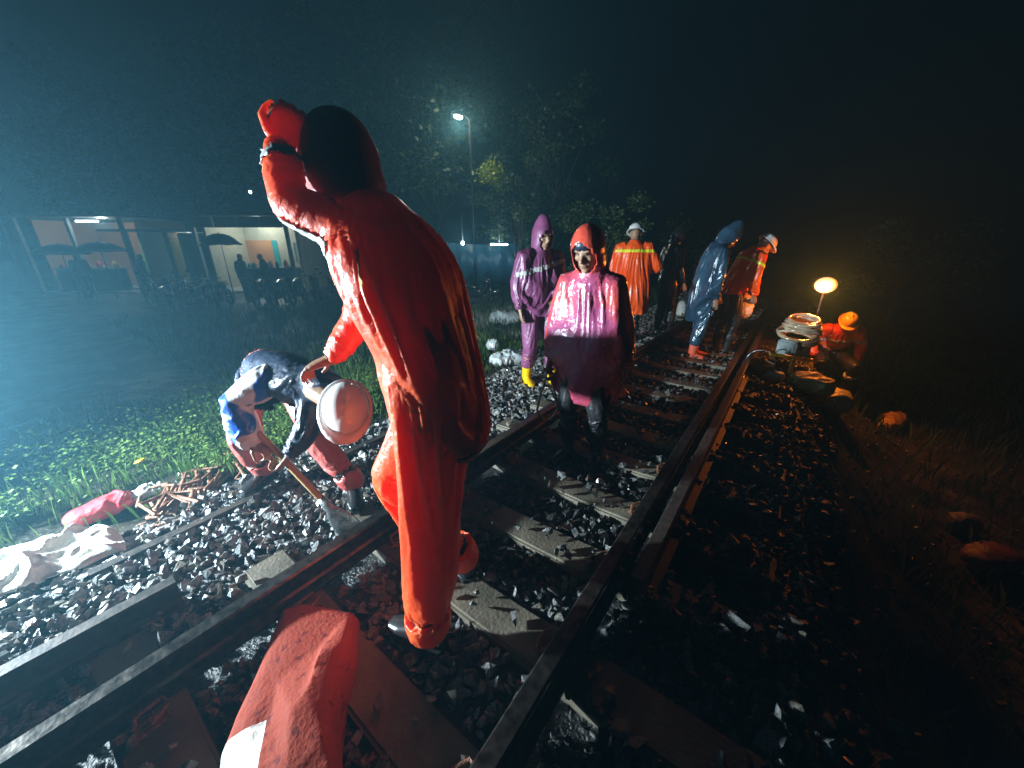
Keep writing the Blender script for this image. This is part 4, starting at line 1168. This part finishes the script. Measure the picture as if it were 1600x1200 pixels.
def reg_far():
    return -random.uniform(3.4, 14), random.uniform(1.5, 14)
blades('verge_grass', 16000, reg_far, (.05, .30), (.004, .008), 'grass', 'dark rough grass between the track and the motorcycles', 'grass')
def reg_right():
    return .7 + random.random() ** .7 * 6, random.uniform(1.5, 14)
blades('slope_grass', 14000, reg_right, (.05, .32), (.003, .007), 'grass', 'dark wet grass on the slope below the track', 'grass')

# ------------------------------------------------------------------ trees and shrubs
def crown(mb_v, mb_f, c, rad, n, leaf, rs):
    for _ in range(n):
        while True:
            q = V((rs.uniform(-1, 1), rs.uniform(-1, 1), rs.uniform(-1, 1)))
            if .25 < q.length < 1: break
        p = c + V((q.x * rad[0], q.y * rad[1], q.z * rad[2]))
        a = V((rs.gauss(0, 1), rs.gauss(0, 1), rs.gauss(0, .6))).normalized(); b = a.orthogonal().normalized(); b = Quaternion(a, rs.uniform(0, 6.28)) @ b
        l = leaf * rs.uniform(.6, 1.3); k = len(mb_v)
        mb_v += [p, p + a * l * .5 + b * l * .28, p + a * l, p + a * l * .5 - b * l * .28]
        mb_f.append((k, k + 1, k + 2, k + 3))

def tree(label, base, h, spread, clumps, n, leaf, seed, m='leaf', group=None, name='tree', cat='tree', trunk=.16, low=.35, targets=None, sprig=None):
    rs = random.Random(seed); o = empty(name, tuple(base))
    t = MB(); top = V((rs.uniform(-.3, .3), rs.uniform(-.3, .3), h * .7))
    t.tube([(0, 0, -.2), (top.x * .3, top.y * .3, h * .35), tuple(top)], [trunk, trunk * .7, trunk * .3], 9)
    vs_, fs = [], []; sv_, sf_ = [], []
    for i in range(clumps):
        a = rs.uniform(0, 6.28); rr_ = spread * rs.uniform(.2, 1) ** .7; z = h * rs.uniform(low, 1)
        if targets and i < len(targets): c_ = targets[i] - base
        else: c_ = V((math.cos(a) * rr_, math.sin(a) * rr_, z)) * 1.0
        st = top * min(.9, max(.3, c_.z / h * .7))
        t.tube([st, st.lerp(c_, .5) + V((0, 0, .1 * h * .3)), c_], [trunk * .22, trunk * .12, trunk * .04], 6)
        q = spread * rs.uniform(.22, .42)
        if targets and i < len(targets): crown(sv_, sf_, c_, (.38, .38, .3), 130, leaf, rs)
        else: crown(vs_, fs, c_, (q, q, q * .7), n // clumps, leaf, rs)
    build('trunk', t, M['bark'], o, True)
    me_ = bpy.data.meshes.new('crown'); me_.from_pydata([tuple(p) for p in vs_], [], fs); link('crown', me_, M[m], o, smooth=False)
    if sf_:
        me_ = bpy.data.meshes.new('lit_painted_leaves'); me_.from_pydata([tuple(p) for p in sv_], [], sf_); link('lit_painted_leaves', me_, M['leaf_lit'], o, smooth=False)  # sprigs near the lamp, in the leaf colour with lamp light painted in
    return tag(o, label, cat, group)
def gfar(u, depth):
    p = W(u, 400, depth); return V((p.x, p.y, ground_z(p.x, p.y)))
LAMP = W(716, 183, 12.6)
tree('tall dark tree arching behind the street lamp', gfar(690, 20.5), 12, 4.6, 34, 11000, .20, 1)
tree('leafy tree with sprigs painted lamp-bright beneath the street lamp', gfar(806, 14.6), 5.4, 1.5, 26, 7000, .14, 2, m='leaf', trunk=.1, targets=[W(770, 265, 13.4), W(785, 288, 13.5), W(757, 276, 13.4), W(775, 275, 13.2)])
tree('tall dark tree over the left stall with orange wall', gfar(170, 24), 9.5, 5.0, 30, 6500, .24, 3)
tree('broad dark tree between the two lit stalls', gfar(330, 25), 10.5, 5.0, 30, 6500, .24, 4)
tree('dark tree rising above the cream panel stall', gfar(500, 22), 11, 4.6, 30, 8000, .22, 5)
tree('dim bamboo-like tree with pale drooping sprays', gfar(860, 17), 7.5, 2.2, 20, 2400, .18, 6)
tree('leaning dark tree at the outer edge of the stalls', gfar(20, 20), 8.5, 4.0, 20, 3000, .22, 8)
tree('rounded green shrub behind the orange poncho worker', gfar(945, 9.2), 2.7, .95, 20, 4200, .085, 7, cat='shrub', name='shrub', trunk=.06, low=.25)
tree('low dark bush beyond the navy raincoat worker', gfar(1090, 16), 3.0, 1.6, 16, 2200, .12, 9, cat='shrub', name='shrub', trunk=.06, low=.2)
tree('dark bush on the slope past the halogen lamp', gfar(1420, 12), 3.0, 1.8, 16, 2400, .12, 10, cat='shrub', name='shrub', trunk=.06, low=.2)

# ------------------------------------------------------------------ street lamp
def street_lamp():
    g = ground_z(LAMP.x, LAMP.y); o = empty('street_lamp', (LAMP.x, LAMP.y, g)); h = LAMP.z - g
    m_ = MB(); m_.tube([(0, .6, 0), (0, .6, h * .7), (0, .55, h + .02), (0, .3, h + .16), (0, 0, h + .12)], [.06, .05, .04, .03, .03], 8); build('pole', m_, M['black'], o, True)
    m_ = MB(); m_.ell((0, 0, h + .08), (.13, .26, .07)); build('head', m_, M['lampmetal'], o, True)
    m_ = MB(); m_.ell((0, 0, h + .01), (.10, .18, .06)); build('lens', m_, M['em_street'], o, True)
    tag(o, 'lit street lamp on a tall pole among the trees', 'street lamp')
    ld = bpy.data.lights.new('street_lamp_light', 'POINT'); ld.energy = 170; ld.color = (1, .96, .78); ld.shadow_soft_size = .1
    l = bpy.data.objects.new('street_lamp_light', ld); col.objects.link(l); l.parent = o; l.location = (0, 0, h - .12)
street_lamp()

# ------------------------------------------------------------------ stalls
def stall(label, uL, uR, depth, zroof, seed, wallm, spec):
    g = min(ground_z(*W(uL, 420, depth)[:2]), ground_z(*W(uR, 420, depth)[:2]))
    a = W(uL, 400, depth); b = W(uR, 400, depth); a = V((a.x, a.y, g)); b = V((b.x, b.y, g))
    o = empty('stall', tuple(a)); d = (b - a); L = d.length; d.normalize(); bk_ = V((-d.y, d.x, 0))
    if bk_.dot(cH) < 0: bk_ = -bk_
    rot = Matrix((d, bk_, V((0, 0, 1)))).transposed()
    def bx_(name, x0, x1, y0, y1, z0, z1, m, bev=0, parent=None):
        m_ = MB(); m_.box(rot @ V(((x0 + x1) / 2, (y0 + y1) / 2, (z0 + z1) / 2)), (x1 - x0, y1 - y0, z1 - z0), rot)
        return build(name, m_, M[m], parent or o, bevel=bev)
    H = zroof - g
    dp = 3.0
    bx_('back_wall', 0, L, dp, dp + .1, 0, H - .05, wallm)
    bx_('side_wall', -.1, -.003, .6, dp + .1, 0, H - .05, spec.get('side', wallm)); bx_('side_wall', L + .003, L + .1, .6, dp + .1, 0, H - .05, spec.get('side', wallm))
    bx_('floor_slab', -.1, L + .1, 0, dp + .1, -.1, .06, 'kerb')
    bx_('roof', -.5, L + .5, -.7, dp + .4, H, H + .08, 'roof')
    n = spec.get('posts', 3)
    for i in range(n):
        x = L * i / (n - 1); bx_('post', x - .06, x + .06, -.06, .06, 0, H - .003, 'post')
    if spec.get('fascia'):
        np_ = 4
        for i in range(np_): bx_('fascia_panel', L * i / np_ + .015, L * (i + 1) / np_ - .015, -.12, -.065, H - .42, H - .01, 'wall_c')
    for (x0, x1, z0, z1, m) in spec.get('panels', []): bx_('wall_panel', x0 * L, x1 * L, dp - .03, dp - .002, z0, z1, m)
    for (x0, x1, z0, z1) in spec.get('windows', []):
        w_ = bx_('window', x0 * L, x1 * L, dp - .05, dp - .003, z0, z1, 'glasspane')
        for k in range(3):
            xx = x0 * L + (x1 - x0) * L * k / 2; bx_('frame_bar', xx - .025, xx + .025, dp - .07, dp - .051, z0, z1, 'post', parent=w_)
    for x0, x1 in spec.get('counter', []):
        c_ = bx_('counter', x0 * L, x1 * L, .4, .9, .07, .95, spec.get('cm', 'roof'))
        bx_('counter_top', x0 * L - .05, x1 * L + .05, .35, .95, .953, 1.0, 'post', parent=c_)
    tag(o, label, 'stall')
    rs = random.Random(seed)
    for x0, x1 in spec.get('counter', []):
        for q in range(7):
            xx = (x0 + (x1 - x0) * (q + .5) / 7) * L; hh = rs.uniform(.12, .32); ww = rs.uniform(.06, .13); mm = rs.choice(['redbag', 'wall_c', 'teal', 'leafy', 'sack', 'moblue'])
            g_ = MB(); pc = V(o.location) + rot @ V((xx, .62 + rs.uniform(-.1, .1), 1.0))
            g_.loft([((0, 0, 0), V((ww, 0, 0)), V((0, ww, 0))), ((0, 0, hh * .7), V((ww, 0, 0)), V((0, ww, 0))), ((0, 0, hh * .82), V((ww * .4, 0, 0)), V((0, ww * .4, 0))), ((0, 0, hh), V((ww * .4, 0, 0)), V((0, ww * .4, 0)))])
            jar = build('jar', g_, M[mm], None, True); jar.location = pc
            tag(jar, 'small jar standing on the counter of the ' + ('orange walled stall' if seed == 1 else 'cream panelled stall'), 'jar', 'jars on the ' + ('orange walled' if seed == 1 else 'cream panelled') + ' stall counter')
    lt = empty('tube_lamp', tuple(V(o.location) + rot @ V((spec['lx'] * L, spec.get('ly', .3), H - .12))))
    m_ = MB(); m_.tube([rot @ V((-.45, 0, 0)), rot @ V((.45, 0, 0))], .035, 8); build('tube', m_, M['em_white'], lt, True)
    m_ = MB(); m_.box((0, 0, .07), (1.0, .08, .05), rot); build('holder', m_, M['post'], lt)
    tag(lt, spec['llabel'], 'lamp')
    ld = bpy.data.lights.new('tube_light', 'POINT'); ld.energy = spec['e']; ld.color = (.92, 1, .92); ld.shadow_soft_size = .15
    l = bpy.data.objects.new('tube_light', ld); col.objects.link(l); l.parent = lt; l.location = rot @ V((0, .6, -.12))
    return o, rot, L, H
stall('open fronted stall with orange wall and bright tube under its roof', 45, 205, 15.5, 2.45, 1, 'wall_o', dict(lx=.62, e=60, llabel='bright white tube lamp under the orange walled stall roof', posts=3, panels=[(.3, .55, .5, 1.5, 'wall_g'), (.6, .8, .5, 1.5, 'wall_g')], counter=[(.1, .7)]))
stall('low stall with green inner wall between the two bigger stalls', 208, 268, 16.5, 1.95, 2, 'wall_g', dict(lx=.5, e=45, llabel='small tube lamp inside the green walled stall', posts=2, ly=1.6, panels=[(.42, .5, .1, 1.6, 'teal')]))
stall('stall with cream fascia panels above an orange wall and window', 314, 455, 15.5, 2.5, 3, 'wall_c', dict(lx=.35, e=85, llabel='hidden tube lamp inside the cream panelled stall', fascia=True, posts=2, ly=1.5, panels=[(0.0, .33, .1, 2.1, 'wall_o'), (.34, .40, .1, 2.1, 'teal')], windows=[(.62, .92, 1.1, 2.0)], counter=[(.35, .95)]))
# small lamps far off
def bulb(label, u, v, depth, r_=.06, long=0, hang=.5, e=0):
    p = W(u, v, depth); o = empty('hanging_lamp', tuple(p))
    m_ = MB()
    if long: m_.tube([cR * -long, cR * long], r_, 8, True)
    else: m_.ell((0, 0, 0), (r_, r_, r_ * 1.2))
    build('bulb', m_, M['em_white'], o, True)
    m_ = MB(); m_.tube([(0, 0, r_), (0, 0, hang)], .01, 6); build('cord', m_, M['lampmetal'], o)
    tag(o, label, 'lamp')
    if e:
        ld = bpy.data.lights.new('bulb_light', 'POINT'); ld.energy = e; ld.color = (.85, .97, 1); ld.shadow_soft_size = .1
        l = bpy.data.objects.new('bulb_light', ld); col.objects.link(l); l.parent = o; l.location = -cF * .2
bulb('small white bulb hanging among the dark branches', 391, 300, 15, .05, hang=1.2)
bulb('small round white bulb by the blue tarpaulin', 723, 380, 13, .055, hang=.9, e=30)
bulb('long white tube lamp beside the blue tarpaulin', 780, 382, 13, .025, .28, .9, e=30)

# blue tarpaulin shelter behind motorcycles
p = gfar(752, 14.5); o = empty('tarpaulin_shelter', tuple(p))
m_ = MB(); n_ = 12
for i in range(n_ + 1):
    for j in range(2):
        x = (i / n_ - .5) * 2.6; z = 2.0 - j * 1.5; q = cR * x + cH * (.10 * math.sin(i * 1.9) + .2 * j); m_.v.append(V((q.x, q.y, z - .06 * math.sin(math.pi * i / n_))))
for i in range(n_): m_.f.append((i * 2, i * 2 + 1, i * 2 + 3, i * 2 + 2))
sh = build('sheet', m_, M['tarp'], o, True); sh.modifiers.new('s', 'SOLIDIFY').thickness = .01
for k in (-1, 1):
    m_ = MB(); q = cR * 1.3 * k; m_.tube([(q.x, q.y, 0), (q.x, q.y, 2.05)], .035, 8); build('post', m_, M['post'], o)
tag(o, 'dark blue tarpaulin shelter hung behind the parked motorcycles', 'shelter')
# pale kerb
a, b = at(300, 466, -.35), at(365, 462, -.35)
m_ = MB(); dk = (b - a).normalized(); rotk = Matrix((dk, V((-dk.y, dk.x, 0)), V((0, 0, 1)))).transposed()
mid = (a + b) / 2; m_.box((0, 0, 0), ((b - a).length, .25, .18), rotk); o = build('kerb', m_, M['kerb'], None, bevel=.02); o.location = (mid.x, mid.y, ground_z(mid.x, mid.y) + .06); tag(o, 'short pale concrete kerb in front of the parked motorcycles', 'kerb')

# ------------------------------------------------------------------ motorcycles
def make_moto():
    o = empty('motorcycle')
    RX_ = Matrix.Rotation(R(90), 3, 'X')
    for x in (-.62, .62):
        wl = empty('wheel', (x, 0, .29)); wl.parent = o
        m_ = MB(); m_.torus((0, 0, 0), .245, .045, RX_, 22, 7); build('tyre', m_, M['tyre'], wl, True)
        m_ = MB(); m_.torus((0, 0, 0), .20, .014, RX_, 22, 6)
        for k in range(5):
            a = k * 1.2566; m_.tube([(0, 0, 0), (.2 * math.cos(a), 0, .2 * math.sin(a))], .012, 5)
        m_.tube([(0, -.05, 0), (0, .05, 0)], .035, 8); build('rim', m_, M['chrome'], wl, True)
    m_ = MB(); m_.loft([(V((-.75, 0, .72)), V((0, .05, 0)), V((0, 0, .05))), (V((-.45, 0, .66)), V((0, .10, 0)), V((0, 0, .10))), (V((-.1, 0, .55)), V((0, .11, 0)), V((0, 0, .13))), (V((.15, 0, .50)), V((0, .09, 0)), V((0, 0, .12))), (V((.36, 0, .70)), V((0, .10, 0)), V((0, 0, .16))), (V((.42, 0, .86)), V((0, .06, 0)), V((0, 0, .08)))]); build('fairing', m_, M['mopaint'], o, True)
    m_ = MB(); m_.box((.02, 0, .36), (.34, .20, .22)); build('engine', m_, M['lampmetal'], o, bevel=.03)
    m_ = MB(); m_.loft([(V((-.72, 0, .80)), V((0, .08, 0)), V((0, 0, .035))), (V((-.45, 0, .79)), V((0, .125, 0)), V((0, 0, .05))), (V((-.12, 0, .72)), V((0, .11, 0)), V((0, 0, .05))), (V((.1, 0, .70)), V((0, .06, 0)), V((0, 0, .03)))]); build('seat', m_, M['bboot'], o, True)
    for s_ in (-1, 1):
        m_ = MB(); m_.tube([(.62, .07 * s_, .29), (.42, .07 * s_, .88)], .02, 7); build('fork', m_, M['chrome'], o, True)
        m_ = MB(); m_.tube([(.40, .08 * s_, .95), (.38, .2 * s_, 1.08)], .007, 5); m_.ell((.38, .22 * s_, 1.12), (.015, .06, .04)); build('mirror', m_, M['chrome'], o, True)
    m_ = MB(); m_.tube([(.30, -.33, .96), (.40, -.14, .97), (.42, 0, .95), (.40, .14, .97), (.30, .33, .96)], .015, 7); build('handlebar', m_, M['lampmetal'], o, True)
    m_ = MB(); m_.ell((.47, 0, .90), (.05, .085, .075)); build('headlight', m_, M['chrome'], o, True)
    m_ = MB(); m_.tube([(.05, -.13, .28), (-.3, -.15, .26), (-.75, -.15, .36)], [.025, .035, .045], 8); build('exhaust', m_, M['chrome'], o, True)
    m_ = MB(); m_.loft([(V((.33, 0, .52)), V((0, .06, 0)), V((.03, 0, .02))), (V((.62, 0, .585)), V((0, .065, 0)), V((0, 0, .025))), (V((.86, 0, .48)), V((0, .06, 0)), V((.02, 0, .02)))]); build('mudguard', m_, M['mopaint'], o, True)
    m_ = MB(); m_.ell((-.80, 0, .72), (.03, .07, .035)); build('tail_light', m_, M['redbag'], o, True)
    return o
mo = make_moto()
spots = [(740, 11.2, rdeg + 5, 'parked motorcycle in front of the dark blue tarpaulin')] + [(u, dpt, None, None) for u, dpt in ((235, 12.4), (262, 11.8), (292, 12.6), (330, 12.0), (395, 12.4), (425, 12.0), (455, 12.5), (487, 12.1), (515, 12.6))]
for i, (u, dpt, hd_, lb) in enumerate(spots):
    o = mo if i == 0 else copy_tree(mo)
    p = gfar(u, dpt); o.location = p; o.rotation_euler = (R(6), 0, R(hd_) if hd_ is not None else R(rdeg - 75 + random.uniform(-14, 14)))
    if lb: tag(o, lb, 'motorcycle', 'motorcycles parked before the stalls')
    else: tag(o, 'dark motorcycle parked in the row before the stalls', 'motorcycle', 'motorcycles parked before the stalls')
# bystanders in the dark before the stalls
for i, (u, dpt, lb, hd_) in enumerate(((372, 13.2, 'dark bystander before the cream panelled stall', 40), (408, 13.8, 'dark bystander by the window of the cream panelled stall', -120), (118, 13.6, 'dark bystander before the orange walled stall', 200), (215, 14.0, 'dark bystander at the green walled stall', 100))):
    p = gfar(u, dpt); J = standing(p, hd_, .98)
    person(lb, J, coat='black', hem=.1, trousers='black', seed=20 + i, voxel=.016, cvox=.02, detail=False, helmet=None)
# umbrella held by one bystander
p = gfar(350, 13.0); o = empty('umbrella', tuple(p))
m_ = MB(); n_ = 16; vs_ = [V((0, 0, 2.25))]; fs = []
for j in range(1, 5):
    for i in range(n_):
        a = 2 * math.pi * i / n_; rr_ = .62 * j / 4; vs_.append(V((rr_ * math.cos(a), rr_ * math.sin(a), 2.25 - .38 * (j / 4) ** 2 + (.03 if i % 2 else 0) * j / 4)))
for i in range(n_): fs.append((0, 1 + i, 1 + (i + 1) % n_))
for j in range(3):
    for i in range(n_): fs.append((1 + j * n_ + i, 1 + (j + 1) * n_ + i, 1 + (j + 1) * n_ + (i + 1) % n_, 1 + j * n_ + (i + 1) % n_))
m_.add(vs_, fs); cn = build('canopy', m_, M['black'], o, True); cn.modifiers.new('s', 'SOLIDIFY').thickness = .006
m_ = MB(); m_.tube([(0, 0, 1.0), (0, 0, 2.3)], .012, 6); build('shaft', m_, M['lampmetal'], o)
m_ = MB(); m_.tube([(0, 0, 0), (0, 0, 1.0)], .02, 6); build('stand', m_, M['lampmetal'], o)
tag(o, 'large dark umbrella open in front of the cream panelled stall', 'umbrella', 'dark umbrellas before the stalls')
for u_, d_, lb in ((98, 12.8, 'dark umbrella open before the orange walled stall beside its corner post'), (160, 13.4, 'dark umbrella open under the bright tube of the orange walled stall')):
    c_ = copy_tree(o); c_.location = gfar(u_, d_); c_.scale = (1.25, 1.25, .88); c_['label'] = lb

# ------------------------------------------------------------------ misty rain in the air
hz = MB(); hz.box((-5, 20, 6.5), (132, 122, 17.5))
hm = bpy.data.materials.new('haze'); hm.use_nodes = True
t = hm.node_tree; t.nodes.remove(t.nodes['Principled BSDF'])
pv = t.nodes.new('ShaderNodeVolumePrincipled'); pv.inputs['Density'].default_value = HAZE_DENS; pv.inputs['Color'].default_value = (.29, .75, 1.0, 1); pv.inputs['Anisotropy'].default_value = .62
t.links.new(pv.outputs[0], t.nodes['Material Output'].inputs['Volume'])
hzo = build('haze', hz, hm); tag(hzo, 'misty rain hanging in the night air', 'haze', kind='stuff')
